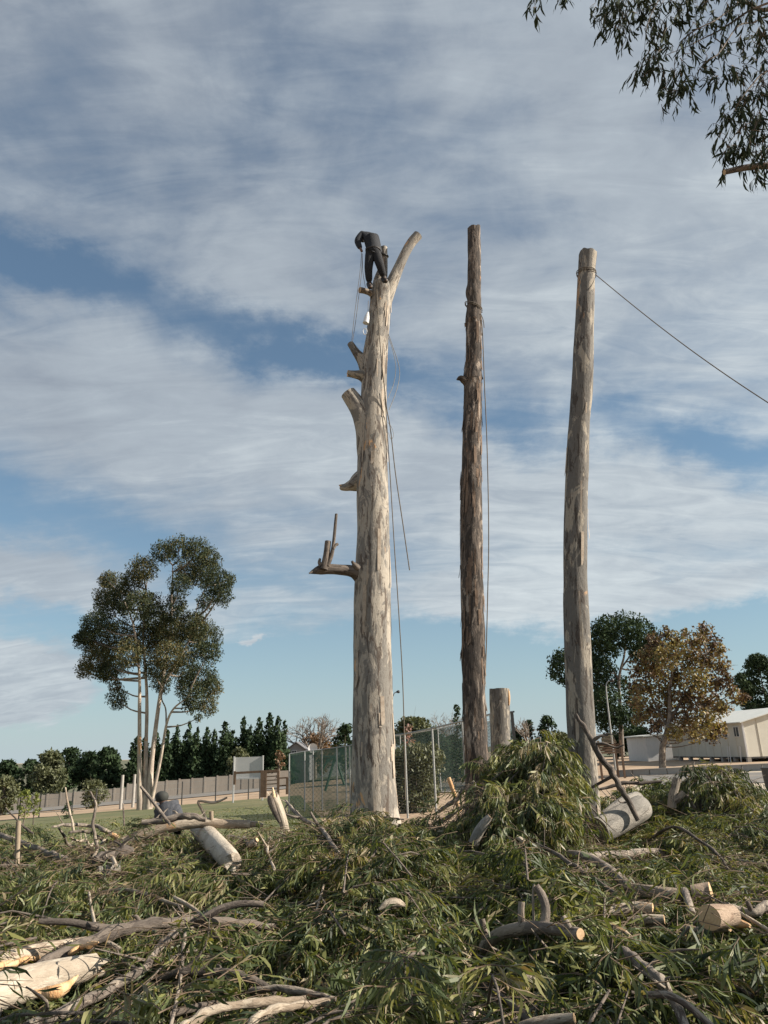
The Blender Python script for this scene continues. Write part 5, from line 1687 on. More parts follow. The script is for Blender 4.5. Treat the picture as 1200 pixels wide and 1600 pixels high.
BR = [('tall thin upright twig, second from the left over the lawn', [(102, 1230, 1.2), (105, 1250, 1.5), (110, 1272, 1.8), (115, 1298, 1.8)], 'limb_pale'),
      ('thin dark twig slanting over the lawn beside the wooden post', [(9, 1262, 1.2), (25, 1280, 1.4), (38, 1292, 1.6), (52, 1302, 1.6)], 'limb_dark'),
      ('wavy upright grey twig in the middle of the brush at the left', [(141, 1237, 1.4), (148, 1250, 1.8), (150, 1262, 2.2), (145, 1285, 2.6), (148, 1305, 2.8), (152, 1326, 3)], 'limb'),
      ('thin straight twig standing left of the sitting person', [(192, 1255, 1), (193, 1270, 1.3), (194, 1290, 1.4)], 'limb'),
      ('arched brown branch over the brush at the left', [(82, 1292, 1.6), (105, 1289, 2.2), (128, 1289, 2.6), (152, 1292, 3), (170, 1301, 3.4), (184, 1311, 4)], 'limb'),
      ('second arched branch below the first in the brush', [(108, 1301, 1.6), (125, 1299, 2), (142, 1301, 2.4), (158, 1310, 2.6), (173, 1317, 3)], 'limb_dark'),
      ('zigzag pale branch in the brush at the left', [(92, 1294, 1.6), (100, 1306, 2), (107, 1321, 2.3), (125, 1323, 2.2), (146, 1326, 2.6)], 'limb'),
      ('curled pale branch end in the brush at the left', [(110, 1308, 1.4), (122, 1314, 1.8), (133, 1315, 2.2), (141, 1323, 2.4), (146, 1318, 1.6)], 'limb_pale'),
      ('bright peeled stick leaning left at the foot of the long log', [(163, 1312, 2.6), (155, 1325, 2.8), (147, 1338, 2.6)], 'limb_pale'),
      ('thick dark root end of the long log in the brush', [(148, 1345, 6), (165, 1338, 7), (185, 1332, 7), (205, 1330, 6)], 'limb_dark'),
      ('bent peeled stick standing on the bare soil at the left', [(168, 1335, 2), (175, 1340, 3), (181, 1352, 3.2)], 'limb_pale')]
for lb, rows_, mt in BR:
    limb('brush_branch', lb, rows_, mt, 'branch', 0.35, cuts=(), seg=8, Yabs=11.6 if rows_[0][1] < 1290 else None)
limb('log', 'short dark grey log end on the bare soil at the left', [(153, 1362, 7.5), (168, 1360, 8), (185, 1359, 8)], 'log_grey', 'log', 0.35, seg=20, rough=0.04, cutmat='limb')
limb('wood_splinter', 'orange torn wood end beside the long log, the upper of two', [(176, 1303, 2), (181, 1307, 3.5), (185, 1311, 2)], 'raw', 'splinter', 0.55, seg=10, rough=0.4, cuts=())
limb('wood_splinter', 'orange torn wood end beside the long log, the lower of two', [(188, 1323, 2), (192, 1327, 3.8), (194, 1332, 2)], 'raw', 'splinter', 0.55, seg=10, rough=0.4, cuts=())
limb('fallen_limb', 'short dark curved limb in the leaves below the right end of the long log', [(365, 1322, 3), (380, 1314, 4), (393, 1318, 4.5), (402, 1312, 3.5)], 'limb', 'branch', 0.2)
limb('stick', 'white bare twig fork in the leaves right of the fat grey log', [(429, 1358, 2), (422, 1342, 2), (418, 1325, 2), (424, 1305, 1.4)], 'limb_pale', 'stick', 0.2, cuts=(), sides=[[(418, 1325, 1.6), (412, 1315, 1.4), (403, 1300, 1)], [(420, 1333, 1.5), (432, 1322, 1.3), (437, 1310, 1)]])
limb('stick', 'thin pale horizontal stick below the right end of the long log', [(347, 1308, 1.6), (362, 1307, 2), (385, 1309, 1.8)], 'limb_pale', 'stick', 0.25, cuts=())

# centre
limb('stick', 'small forked dry twig standing in the middle of the foliage', [(506, 1383, 1.3), (501, 1400, 1.7), (492, 1430, 1.8)], 'limb_pale', 'stick', 0.18, cuts=(), sides=[[(502, 1400, 1.5), (508, 1412, 1.4), (514, 1426, 1.2)], [(499, 1406, 1.4), (490, 1412, 1.4), (478, 1416, 1)]])
limb('wood_chip', 'pinkish slab of peeled bark lying on the centre of the foliage', [(592, 1421, 2), (606, 1412, 6), (622, 1411, 6.5), (634, 1416, 2)], 'limb_pale', 'bark', 0.15, seg=12, rough=0.2, cuts=())
limb('split_timber', 'split brown piece of wood standing left of the foot of the dark pole', [(718, 1268, 4), (713, 1250, 3.8), (707, 1232, 3.6), (701, 1215, 3.2)], 'raw', 'split wood', Yabs=14.6, seg=6, rough=0.1, cuts=())
limb('fallen_branch', 'dark crossed branch at the foot of the dark pole', [(684, 1270, 2.4), (700, 1258, 3), (716, 1247, 3), (732, 1224, 2.2)], 'limb_dark', 'branch', Yabs=14.4, cuts=())
limb('fallen_branch', 'thin reddish branch lying in front of the foot of the dark pole', [(676, 1288, 2), (695, 1280, 3), (720, 1262, 3), (745, 1255, 2.4)], 'limb_dark', 'branch', Yabs=14.0, cuts=())
limb('log', 'little white sawn log leaning on the foot of the dark pole', [(738, 1221, 3.8), (742, 1228, 4), (746, 1235, 4)], 'log_grey', 'log', Yabs=13.2, seg=14)
limb('log', 'smooth pale grey log end rising from the leaves below the tall mound', [(740, 1318, 8), (748, 1300, 8), (758, 1285, 7), (766, 1276, 5)], 'log_grey', 'log', 0.30, seg=20, cuts=(1,))
limb('log', 'tiny sawn log end poking out of the tall mound', [(808, 1308, 3.6), (814, 1312, 4), (818, 1316, 4)], 'limb_pale', 'log', 0.3, seg=14)

# right of the third trunk
limb('fallen_branch', 'long crooked brown branch leaning across the foot of the third trunk', [(900, 1116, 2.2), (908, 1130, 3.4), (921, 1149, 4), (931, 1171, 4.6), (953, 1205, 4.4), (966, 1226, 4.4), (979, 1247, 4.4), (997, 1282, 3.8)], 'limb_dark', 'branch', Yabs=12.0, dY=-0.3, cuts=(),
     sides=[[(925, 1158, 2.6), (936, 1151, 2.2), (950, 1149, 1.4)], [(928, 1162, 2.4), (945, 1162, 2), (962, 1168, 1.4), (975, 1164, 1)], [(958, 1212, 2.6), (940, 1222, 2.4), (915, 1236, 2)]])
limb('log', 'thick smooth grey log right of the third trunk, the front one of two', [(936, 1298, 20), (955, 1288, 20), (975, 1277, 19.5), (993, 1267, 19), (1001, 1262, 18.5)], 'log_grey', 'log', Yabs=11.7, dY=0.5, seg=32, rough=0.03, cuts=(), ns=(4, 4, 1.2))
limb('log', 'smooth grey log right of the third trunk, lying behind the thick one', [(948, 1283, 15), (965, 1269, 15), (982, 1257, 14.5), (997, 1249, 12)], 'log_grey', 'log', Yabs=12.4, dY=0.5, seg=28, rough=0.03, cuts=(1,), ns=(4, 4, 1.2))
limb('fallen_branch', 'thin branch lying level behind the two grey logs', [(935, 1234, 1.8), (955, 1229, 2.4), (975, 1223, 2.6), (1005, 1223, 2.8), (1034, 1221, 2)], 'limb_dark', 'branch', Yabs=13.4, cuts=())
limb('forked_stump', 'upright forked stump with two sawn tops near the small mound at the right', [(1050, 1262, 7), (1051, 1245, 6.6), (1055, 1230, 6.4), (1058, 1216, 6.2)], 'limb', 'stump', Yabs=13.0, seg=18, cuts=(1,), sides=[[(1052, 1256, 5), (1060, 1248, 5), (1069, 1238, 4.8)], [(1060, 1247, 2), (1072, 1243, 2.2), (1086, 1262, 2)]])
limb('fallen_limb', 'grey limb lying level in the leaves just right of the foot of the third trunk', [(915, 1341, 7), (945, 1337, 7), (976, 1335, 6.5), (1005, 1332, 6), (1032, 1331, 5)], 'limb', 'log', 0.25, seg=16, cuts=(1,))
limb('fallen_limb', 'thick grey limb running down right from the third trunk to the lit log', [(890, 1334, 6), (912, 1338, 7), (935, 1349, 7.5), (958, 1364, 8), (978, 1381, 8), (1000, 1402, 8)], 'limb', 'log', 0.30, seg=18, cuts=())
limb('fallen_limb', 'thin dark limb slanting below the thick grey one', [(838, 1318, 2.4), (865, 1332, 3), (892, 1349, 3.4), (925, 1371, 3.4), (962, 1396, 3)], 'limb_dark', 'branch', 0.32, cuts=())
limb('log', 'short sunlit log with its pale sawn end turned left, beside the two log rounds', [(991, 1391, 10, .18), (1010, 1393, 10, .12), (1035, 1396, 9.5, .06), (1062, 1398, 9, 0)], 'limb_pale', 'log', 0.42, seg=24, rough=0.03)
limb('log_round', 'upper one of two fat log rounds, its sawn face turned right', [(1084, 1400, 15.5, 0), (1092, 1399, 16, .08), (1102, 1398, 16.5, .16), (1112, 1397, 17, .26)], 'round', 'log', 0.45, seg=32, rough=0.03, dY=0.0)
limb('log_round', 'lower one of two fat log rounds, its round sawn face turned left', [(1108, 1434, 18, .34), (1118, 1432, 17.5, .22), (1128, 1431, 17, .10), (1142, 1430, 16, 0)], 'round', 'log', 0.62, seg=32, rough=0.03)
limb('log', 'short upright grey log wedged left of the two log rounds', [(1070, 1392, 5.5), (1075, 1408, 6), (1082, 1430, 6)], 'limb', 'log', 0.55, seg=16)
limb('log', 'pale split log lying left below the sunlit one', [(945, 1428, 6), (965, 1422, 8), (990, 1418, 9), (1020, 1420, 8.5, .1)], 'limb_pale', 'log', 0.32, seg=20, rough=0.06)
limb('log', 'cream log half covered by leaves below the pale split one', [(982, 1440, 6), (1010, 1437, 7.5), (1038, 1437, 7)], 'limb_pale', 'log', 0.30, seg=18)
limb('log', 'slim grey log in front of the lower log round', [(1064, 1450, 4), (1095, 1453, 4.5), (1140, 1451, 4.5)], 'limb', 'log', 0.48, seg=16)
limb('wood_splinter', 'orange broken wood right of the lower log round', [(1140, 1440, 4), (1155, 1444, 7), (1172, 1447, 3)], 'raw', 'splinter', 0.4, seg=12, rough=0.4, cuts=())
limb('fallen_branch', 'branch from the upper log round to the right edge', [(1136, 1398, 3.4), (1160, 1397, 3.4), (1200, 1402, 3.4), (1240, 1406, 3)], 'limb', 'branch', 0.3, cuts=())
limb('fallen_branch', 'thick bent branch at the right edge beside the log rounds', [(1136, 1413, 4), (1155, 1421, 5), (1176, 1428, 6), (1190, 1420, 7), (1215, 1412, 7)], 'limb', 'branch', 0.34, cuts=(), sides=[[(1176, 1426, 4), (1170, 1414, 4), (1168, 1408, 3)]])
limb('fallen_branch', 'thin bare branch slanting down to the right edge below the log rounds', [(1152, 1424, 2.6), (1175, 1438, 3), (1215, 1462, 3)], 'limb_pale', 'branch', 0.42, cuts=())
limb('fallen_branch', 'thin grey branch lying level at the right edge above the log rounds', [(1138, 1341, 1.8), (1165, 1346, 2.4), (1215, 1354, 3)], 'limb', 'branch', 0.25, cuts=(), sides=[[(1150, 1344, 1.5), (1172, 1354, 1.6), (1210, 1368, 1.4)]])
limb('fallen_branch', 'long thin arched branch over the leaves right of the third trunk', [(1010, 1316, 1.6), (1050, 1292, 2.2), (1085, 1308, 2.4), (1118, 1332, 2.2), (1140, 1360, 1.5)], 'limb_dark', 'branch', 0.25, cuts=())
limb('forked_limb', 'gnarled limb with sawn horns standing up near the bottom centre', [(756, 1482, 9), (768, 1468, 9), (788, 1456, 9), (820, 1450, 9.5), (850, 1450, 9.5), (880, 1454, 8.5), (907, 1459, 8)], 'limb', 'log', 0.36, seg=20, rough=0.07, cuts=(1,),
     sides=[[(760, 1478, 6), (757, 1458, 5.6), (753, 1436, 5)], [(816, 1449, 6), (814, 1430, 5.4), (815, 1409, 5)], [(838, 1466, 8), (848, 1450, 7.5), (853, 1425, 7), (848, 1402, 6.6), (837, 1384, 5.8)], [(893, 1455, 6), (886, 1443, 5.5), (879, 1432, 5)], [(836, 1404, 2), (833, 1395, 2), (835, 1382, 1.5)]])
limb('fallen_limb', 'curved sunlit limb running down to the bottom edge at the right', [(972, 1486, 7), (990, 1498, 8), (1008, 1512, 8), (1032, 1532, 8), (1050, 1558, 8), (1062, 1580, 7.5), (1072, 1608, 7)], 'limb', 'branch', 0.32, seg=16, cuts=())
limb('fallen_limb', 'grey limb forking off right at the bottom edge', [(1010, 1555, 5), (1035, 1554, 5.5), (1055, 1559, 5.5), (1082, 1577, 5.5), (1118, 1610, 5.5)], 'limb', 'branch', 0.36, cuts=())
limb('log', 'pale sawn limb lying along the bottom edge right of centre', [(800, 1612, 8), (830, 1600, 8), (860, 1594, 8), (897, 1591, 7.5)], 'limb_pale', 'log', 0.2, seg=18, cuts=(1,))
limb('stick', 'short white broken stick at the bottom edge in the centre', [(722, 1606, 6), (735, 1592, 6), (746, 1580, 5), (753, 1572, 2.5)], 'limb_pale', 'stick', 0.2, cuts=())
limb('fallen_limb', 'dark limb under the leaves at the bottom edge right of centre', [(755, 1540, 4), (785, 1558, 5), (812, 1580, 5.5), (830, 1602, 5)], 'limb_dark', 'branch', 0.12, cuts=())


def over_limb(p):
    qx, qy = to_px(p)
    i, j = int(qx / 4) + 50, int(qy / 4)
    return 0 <= i < 400 and 0 <= j < 460 and LMASK[j, i] > 0


def unit(a):
    return a / (np.linalg.norm(a, axis=-1, keepdims=True) + 1e-9)


def sprigs(name, O, D, Lt, nleaf, grav, leafL, mat, parent=None, seed=0, tint0=None, droop=0.35, twig=True, spread=0.8, wfac=8.2, tvar=0.16):
    """leafy twigs: O origins, D directions, Lt lengths, grav how far the leaves hang (all arrays)"""
    g = np.random.default_rng(seed)
    N = len(O); K = nleaf
    t = (np.arange(K)[None] + g.random((N, K))) / K * 0.9 + 0.1
    down = np.array([0, 0, -1.0])
    P = O[:, None] + D[:, None] * (Lt[:, None] * t)[..., None] + down * (droop * Lt[:, None] * t ** 2 * grav[:, None])[..., None]
    Dt = unit(D[:, None] + down * (2 * droop * t * grav[:, None])[..., None])
    side = g.normal(size=(N, K, 3))
    A = unit(Dt * 0.85 + side * spread * 0.5 + down * grav[:, None, None] * 1.1)
    nr = g.normal(size=(N, K, 3)) + np.array([0, 0, 0.6])
    S = unit(np.cross(A, nr))
    Nn = np.cross(S, A)
    L = (leafL * (0.55 + 0.75 * g.random((N, K))))[..., None]
    W = L / wfac * (0.75 + 0.5 * g.random((N, K)))[..., None]
    curve = (0.12 + 0.24 * g.random((N, K)))[..., None] * np.where(g.random((N, K)) < .5, -1, 1)[..., None]
    A2 = unit(A + down * grav[:, None, None] * 0.35)
    b0 = P
    m1 = P + A * L * 0.35
    m2 = P + A * L * 0.68 + S * L * curve * 0.35 + Nn * L * 0.05
    tp = P + (A * 0.6 + A2 * 0.4) * L + S * L * curve
    V = np.stack([b0, m1 - S * W * 0.5 + Nn * W * .2, m1 + S * W * 0.5 + Nn * W * .2, m2 - S * W * 0.42, m2 + S * W * 0.42, tp], 2).reshape(-1, 3)
    if LMASK.any() and name != 'nomask':
        drop = np.zeros(N * K, bool); lucky = g.random(N * K) < 0.9
        for part_ in (P, P + A * L * 0.5, tp):
          mid = part_.reshape(-1, 3) - np.array(CAM)
          dc = mid @ np.array(ROT)
          ux = 600 + F * dc[:, 0] / np.maximum(-dc[:, 2], 0.1); uy = 800 - F * dc[:, 1] / np.maximum(-dc[:, 2], 0.1)
          gx_ = np.clip((ux / 4 + 50).astype(int), 0, 399); gy_ = np.clip((uy / 4).astype(int), 0, 459)
          md = LMASK[gy_, gx_]
          drop |= (np.linalg.norm(mid, axis=1) < md) & lucky
        KEEP = ~drop      # limbs lie on top of the leaves
        V = V.reshape(-1, 6, 3)[KEEP].reshape(-1, 3)
    else:
        KEEP = np.ones(N * K, bool)
    n = int(KEEP.sum())
    base = (np.arange(n) * 6)[:, None]
    F_ = np.concatenate([base + np.array([0, 2, 1]), base + np.array([1, 2, 4, 3]), base + np.array([3, 4, 5])], 1).ravel()
    LT = np.tile([3, 4, 3], n)
    tn = (tint0[:, None] if tint0 is not None else 0.45) + g.normal(size=(N, K)) * tvar
    tn = np.repeat(np.clip(tn, 0, 1).ravel()[KEEP], 3)
    MI = np.zeros(3 * n, np.int32)
    if twig:
        # three sided twig in two steps
        tt = np.array([0.0, 0.5, 1.0])
        Cc_ = O[:, None] + D[:, None] * (Lt[:, None] * tt)[..., None] + down * (droop * Lt[:, None] * tt ** 2 * grav[:, None])[..., None]
        e1 = unit(np.cross(D, np.array([0.3, 0.2, 1.0]))); e2 = np.cross(D, e1)
        rw = np.array([0.0040, 0.0028, 0.0012])
        ring = []
        for a in (0, 2.1, 4.2):
            ring.append(Cc_ + (e1[:, None] * math.cos(a) + e2[:, None] * math.sin(a)) * rw[None, :, None])
        TV = np.stack(ring, 2).reshape(-1, 3)       # N, 3 steps, 3 verts
        tb_ = (np.arange(N) * 9)[:, None] + len(V)
        pat = []
        for s_ in (0, 1):
            for j in range(3):
                j2 = (j + 1) % 3
                pat += [s_ * 3 + j, s_ * 3 + j2, s_ * 3 + 3 + j2, s_ * 3 + 3 + j]
        TF = (tb_ + np.array(pat)).ravel()
        V = np.concatenate([V, TV]); F_ = np.concatenate([F_, TF]); LT = np.concatenate([LT, np.full(N * 6, 4)])
        tn = np.concatenate([tn, np.full(N * 6, 0.5)]); MI = np.concatenate([MI, np.ones(N * 6, np.int32)])
    return quick_mesh(name, V, F_, LT, [mat, M['twig']], parent, tint=tn, mi=MI, smooth=False)


def frustum_xy(g, n, y0, y1, pw=1.0, x0=-0.62, x1=0.62):
    Y = np.sqrt(y0 * y0 + (y1 * y1 - y0 * y0) * g.random(n) ** pw)
    X = (x0 + (x1 - x0) * g.random(n)) * Y
    return X, Y


g = np.random.default_rng(77)
n = 12000
X, Y = frustum_xy(g, n, 3.2, 16.5)
e = 0.08
hx = (hget(X + e, Y) - hget(X - e, Y)) / (2 * e); hy = (hget(X, Y + e) - hget(X, Y - e)) / (2 * e)
slope = np.sqrt(hx * hx + hy * hy)
H0 = hget(X, Y); thick = H0 - terrain_np(X, Y)
# surfaces turned away from the camera need fewer twigs, steep ones need more
p_keep = np.clip((0.42 + 0.75 * slope - 0.35 * np.clip(hy * -1, 0, 2)), 0.12, 1.0) * np.clip(thick / 0.22, 0, 1)
keep = g.random(n) < p_keep
X, Y, hx, hy, slope, H0, thick = [a[keep] for a in (X, Y, hx, hy, slope, H0, thick)]
N = len(X)
out_ = np.stack([-hx, -hy, np.zeros(N)], 1); out_ = unit(out_) * np.clip(slope, 0, 1.5)[:, None]
flow = fbm(X * 0.35, Y * 0.35, 0, 61, 3) * 9
pref = np.stack([np.cos(flow), np.sin(flow), 0 * flow], 1)
D = unit(out_ * 0.9 + pref * 0.8 + g.normal(size=(N, 3)) * 0.55 + np.array([0, 0, 0.12]))
D[:, 2] = np.where(slope < 0.5, np.clip(D[:, 2], -0.3, 0.45), D[:, 2]); D = unit(D)
O = np.stack([X, Y, H0 - np.abs(g.normal(size=N)) * 0.09 - 0.02], 1)
grav = np.clip(0.30 + 0.9 * slope + 0.25 * g.random(N), 0.1, 1.35)
tint0 = np.clip(0.40 + 0.30 * fbm(X * 0.9, Y * 0.9, 0, 41, 3) + 0.13 * g.normal(size=N), 0.02, 0.97)
drift = fbm(X * 0.55, Y * 0.55, 0, 43, 2)
tint0 = tint0 + np.where((X < -3.2) & (Y > 9.0), 0.12, 0.0)
tint0 = np.where((drift > 0.12) & (g.random(N) < 0.5), tint0 + 0.25, tint0)
Lt = 0.28 + 0.35 * g.random(N)
c822 = MOUNDS[0]; cB = MOUNDS[12]; cC = MOUNDS[18]
# whole leafy boughs: sprays that share a stem, a direction and a colour
nb = 1500
bX, bY = frustum_xy(g, nb, 3.6, 16.0)
bh = hget(bX, bY)
ok = (bh - terrain_np(bX, bY)) > 0.2
bX, bY, bh = bX[ok], bY[ok], bh[ok]
bO = []; bD = []; bL = []; bG = []; bT = []; STEMS = []
for x, y, h in zip(bX, bY, bh):
    sx = float(hget(x + .15, y) - hget(x - .15, y)) / .3; sy = float(hget(x, y + .15) - hget(x, y - .15)) / .3
    sl = math.hypot(sx, sy)
    if sy < -0.5 and g.random() < .6:
        continue
    ang = g.random() * 6.283
    ax = np.array([math.cos(ang), math.sin(ang), 0]) + np.array([-sx, -sy, 0]) * 1.1
    ax = ax / (np.linalg.norm(ax) + 1e-6)
    Lb = 0.7 + 0.7 * g.random()
    m_ = int(9 + 7 * g.random())
    tcol = 0.37 + 0.15 * g.normal()
    if g.random() < .11: tcol = 0.72 + 0.08 * g.random()
    if g.random() < .04: tcol = 0.90
    lift = 0.02 + 0.11 * g.random()
    if g.random() < 0.13: lift += 0.14 + 0.16 * g.random()
    perp = np.array([-ax[1], ax[0], 0])
    st_ = []
    for i_ in range(m_):
        f_ = (i_ + g.random()) / m_
        p2 = np.array([x, y, 0]) + ax * Lb * (f_ - 0.4)
        p2[2] = float(hget(p2[0], p2[1])) + lift * (1 - abs(f_ - .4)) * 1.2
        bO.append(p2); d2 = ax * 0.75 + perp * (0.75 if i_ % 2 else -0.75) * (0.4 + 0.6 * g.random()) + np.array([0, 0, 0.18 * g.normal() + .12])
        bD.append(d2 / np.linalg.norm(d2)); bL.append(0.20 + 0.22 * g.random()); bG.append(min(1.4, 0.42 + 0.7 * sl + 0.2 * g.random())); bT.append(min(.98, max(.02, tcol + 0.05 * g.normal())))
        if i_ in (0, m_ // 2, m_ - 1): st_.append(p2)
    STEMS.append(st_)
O = np.concatenate([O, np.array(bO)]); D = np.concatenate([D, np.array(bD)]); Lt = np.concatenate([Lt, np.array(bL)])
grav = np.concatenate([grav, np.array(bG)]); tint0 = np.concatenate([tint0, np.array(bT)])
X = O[:, 0]; Y = O[:, 1]
bigm = np.zeros(len(X), int)
bigm[(np.hypot(X - c822[0], (Y - c822[1]) * 0.8) < 1.6)] = 1
bigm[(np.hypot(X - cB[0], Y - cB[1]) < 1.15)] = 2
bigm[(np.hypot((X - cC[0]) * 0.8, Y - cC[1] + 0.6) < 1.6)] = 3
# the foot of the third trunk stays clear on its right side
foot = (np.abs(X - L3[0][0] - 0.12) < 0.32) & (Y < Y3 + 0.2) & (Y > Y3 - 1.6)
low = O[:, 2] > 0.15 + terrain_np(X, Y)
bigm[foot & low] = 9
mb = MB()
for st_ in STEMS:
    if any(over_limb(p_) for p_ in st_): continue
    tube(mb, st_, [0.010, 0.007, 0.003], 6, 5, 0.0, cap=(False, False))
tag(mb.build('bough_stems', M['limb_dark'], smooth=True), 'thin brown stems of the felled leafy boughs', 'stems', kind='stuff')

O_all = (O, D, Lt, grav, tint0)


def sub(mask):
    return [a[mask] for a in O_all]


o_, d_, l_, g_, t_0 = sub(bigm == 0)
tag(sprigs('felled_foliage', o_, d_, l_, 22, g_, 0.125, M['leaf'], None, 1, t_0), 'carpet of felled gum foliage, long narrow leaves on thin twigs', 'foliage', kind='stuff')
LBL = {1: ('tall mound of drooping gum foliage heaped in front of the dark pole and third trunk', (c822[0], c822[1])), 2: ('small rounded mound of gum foliage at the right beside the sandy yard', (cB[0], cB[1])),
       3: ('low mound of green gum foliage in front of the big lopped trunk', (cC[0], cC[1]))}
for k2, (lb, (cx, cy)) in LBL.items():
    rt = empty('felled_bough', (cx, cy, terrain(cx, cy)), lb, 'felled bough', 'mounds of felled foliage')
    o_, d_, l_, g_, t_0 = sub(bigm == k2)
    t_0 = np.clip(t_0 + 0.34 * fbm(o_[:, 0] * 2.6, o_[:, 1] * 2.6, o_[:, 2] * 2.6, 71 + k2, 2), 0.02, 0.97)
    d_ = unit(d_ + 0.35 * g.normal(size=d_.shape))
    f = sprigs('foliage', o_, d_, l_ * 1.15, 25, g_ * 0.95, 0.155, M['leaf'], rt, k2 + 1, t_0)
    f['kind'] = 'stuff'
    # the limbs it grew on
    mb = MB(); gg = random.Random(k2)
    for _ in range(14):
        a = gg.uniform(0, 6.28); rr = gg.uniform(0.4, 1.2)
        ex, ey = cx + math.cos(a) * rr, cy + math.sin(a) * rr
        ez = float(hget(ex, ey)) + gg.choice((-0.02, 0.05, 0.22, 0.32))
        zt = float(hget(cx, cy)) - 0.35
        tube(mb, [(cx, cy, terrain(cx, cy)), (cx * .7 + ex * .3, cy * .7 + ey * .3, zt), (ex, ey, ez)], [0.03, 0.022, 0.006], 10, 6, 0.05, cap=(False, False))
    mb.build('limbs', M['limb'], rt, smooth=True)

# loose single leaves and dead bits on top
X, Y = frustum_xy(g, 9000, 3.4, 14)
H0 = hget(X, Y); kk = (H0 - terrain_np(X, Y)) > 0.12
X, Y, H0 = X[kk], Y[kk], H0[kk]; N = len(X)
D = unit(g.normal(size=(N, 3)) * np.array([1, 1, 0.3]))
o = sprigs('loose_leaves', np.stack([X, Y, H0 + 0.03 * g.random(N)], 1), D, np.full(N, 0.05), 2, np.full(N, 0.05), 0.12, M['leaf'], None, 9, 0.62 + 0.3 * g.random(N), twig=False, wfac=6.0)
tag(o, 'loose pale and brown leaves scattered over the felled branches', 'leaves', kind='stuff')

# thin bare twigs poking out of the heap
mb = MB(); gg = random.Random(12)
X, Y = frustum_xy(g, 420, 3.6, 15)
for x, y in zip(X, Y):
    h = float(hget(x, y))
    if h - terrain(x, y) < 0.12 or over_limb((x, y, h)): continue
    a = gg.uniform(0, 6.28); L = gg.uniform(0.2, 0.9)
    d = Vector((math.cos(a), math.sin(a), gg.uniform(-0.1, 0.55))).normalized()
    p = Vector((x, y, h - 0.02)); m = p + d * L * .5 + Vector((gg.gauss(0, .04), gg.gauss(0, .04), .03)); e2 = p + d * L
    r = gg.uniform(0.002, 0.006)
    tube(mb, [p, m, e2], [r, r * .8, r * .4], 5, 4, cap=(False, False), tint=gg.random())
    if gg.random() < .5:
        tube(mb, [m, m + (d + Vector((gg.gauss(0, .6), gg.gauss(0, .6), .2))).normalized() * L * .35], [r * .6, r * .3], 3, 4, cap=(False, False))
tag(mb.build('twigs', M['twig']), 'thin bare twigs sticking out of the felled branches', 'twigs', kind='stuff')




# ------------------------------------------------------------ people
def skinned(name, joints, edges, mat, parent, sub=2):
    """joints: name -> (vector, radius); one continuous surface"""
    names = list(joints)
    me = bpy.data.meshes.new(name)
    me.from_pydata([tuple(joints[k][0]) for k in names], [(names.index(a), names.index(b)) for a, b in edges], [])
    me.materials.append(mat)
    o = bpy.data.objects.new(name, me); COL.objects.link(o)
    md = o.modifiers.new('skin', 'SKIN'); md.use_smooth_shade = True; md.branch_smoothing = 0.3
    if not me.skin_vertices:
        me.attributes  # the layer comes with the modifier below
    if len(me.skin_vertices) == 0:
        bm = bmesh.new(); bm.from_mesh(me); bm.verts.layers.skin.verify(); bm.to_mesh(me); bm.free()
    for i, k in enumerate(names):
        r = joints[k][1]
        r = (r, r) if not isinstance(r, (tuple, list)) else r
        me.skin_vertices[0].data[i].radius = r
        me.skin_vertices[0].data[i].use_root = (i == 0)
    s = o.modifiers.new('subdiv', 'SUBSURF'); s.levels = sub; s.render_levels = sub
    if parent is not None:
        o.parent = parent; o.location = -world_loc(parent)
    return o


import bmesh

def cap_blob(parent, a, b, r, mat):
    mb = MB(); P = [a.lerp(b, f) for f in (0, 0.12, 0.3, 0.55, 0.8, 0.95, 1.0)]
    tube(mb, P, [r * 0.72, r * 0.86, r * 0.97, r, r * 0.8, r * 0.42, r * 0.05], 16, 16, 0.03)
    mb.build('cap', mat, parent, smooth=True)


# ---- the climber, bent double over his work, seen from behind
YC = 16.55


def c_(px, py, dy=0.0): return at(px, py, YC + dy)


cr = empty('person', c_(577, 447), 'climber in dark work clothes bent over at the top of the big lopped trunk', 'person')
J = {'pelvis': (c_(583, 393), 0.135), 'waist': (c_(583, 381, 0.02), 0.125), 'chest': (c_(578.5, 370, 0.10), 0.15), 'neck': (c_(571, 367, 0.30), 0.075), 'head': (c_(566, 371, 0.46), 0.10), 'crown': (c_(563, 377, 0.52), 0.08),
     'shl': (c_(566.5, 366, 0.16), 0.075), 'ell': (c_(558, 377, 0.05), 0.050), 'wrl': (c_(563.5, 389, 0.0), 0.036), 'hal': (c_(566, 394, 0.0), 0.036),
     'shr': (c_(586, 368, 0.22), 0.075), 'elr': (c_(588, 382, 0.38), 0.050), 'wrr': (c_(590, 394, 0.36), 0.036), 'har': (c_(594, 399, 0.33), 0.034),
     'hil': (c_(578, 398, 0.0), 0.10), 'knl': (c_(575.5, 421, -0.04), 0.066), 'anl': (c_(577, 442, 0.05), 0.045), 'tol': (c_(579.5, 448.5, -0.12), 0.04),
     'hir': (c_(588.5, 398, 0.0), 0.10), 'knr': (c_(594, 415, -0.10), 0.068), 'anr': (c_(599.5, 433, 0.02), 0.046), 'tor': (c_(604, 439, -0.10), 0.04)}
ED = [('pelvis', 'waist'), ('waist', 'chest'), ('chest', 'neck'), ('neck', 'head'), ('head', 'crown'), ('chest', 'shl'), ('shl', 'ell'), ('ell', 'wrl'), ('wrl', 'hal'), ('chest', 'shr'), ('shr', 'elr'), ('elr', 'wrr'), ('wrr', 'har'),
      ('pelvis', 'hil'), ('hil', 'knl'), ('knl', 'anl'), ('anl', 'tol'), ('pelvis', 'hir'), ('hir', 'knr'), ('knr', 'anr'), ('anr', 'tor')]
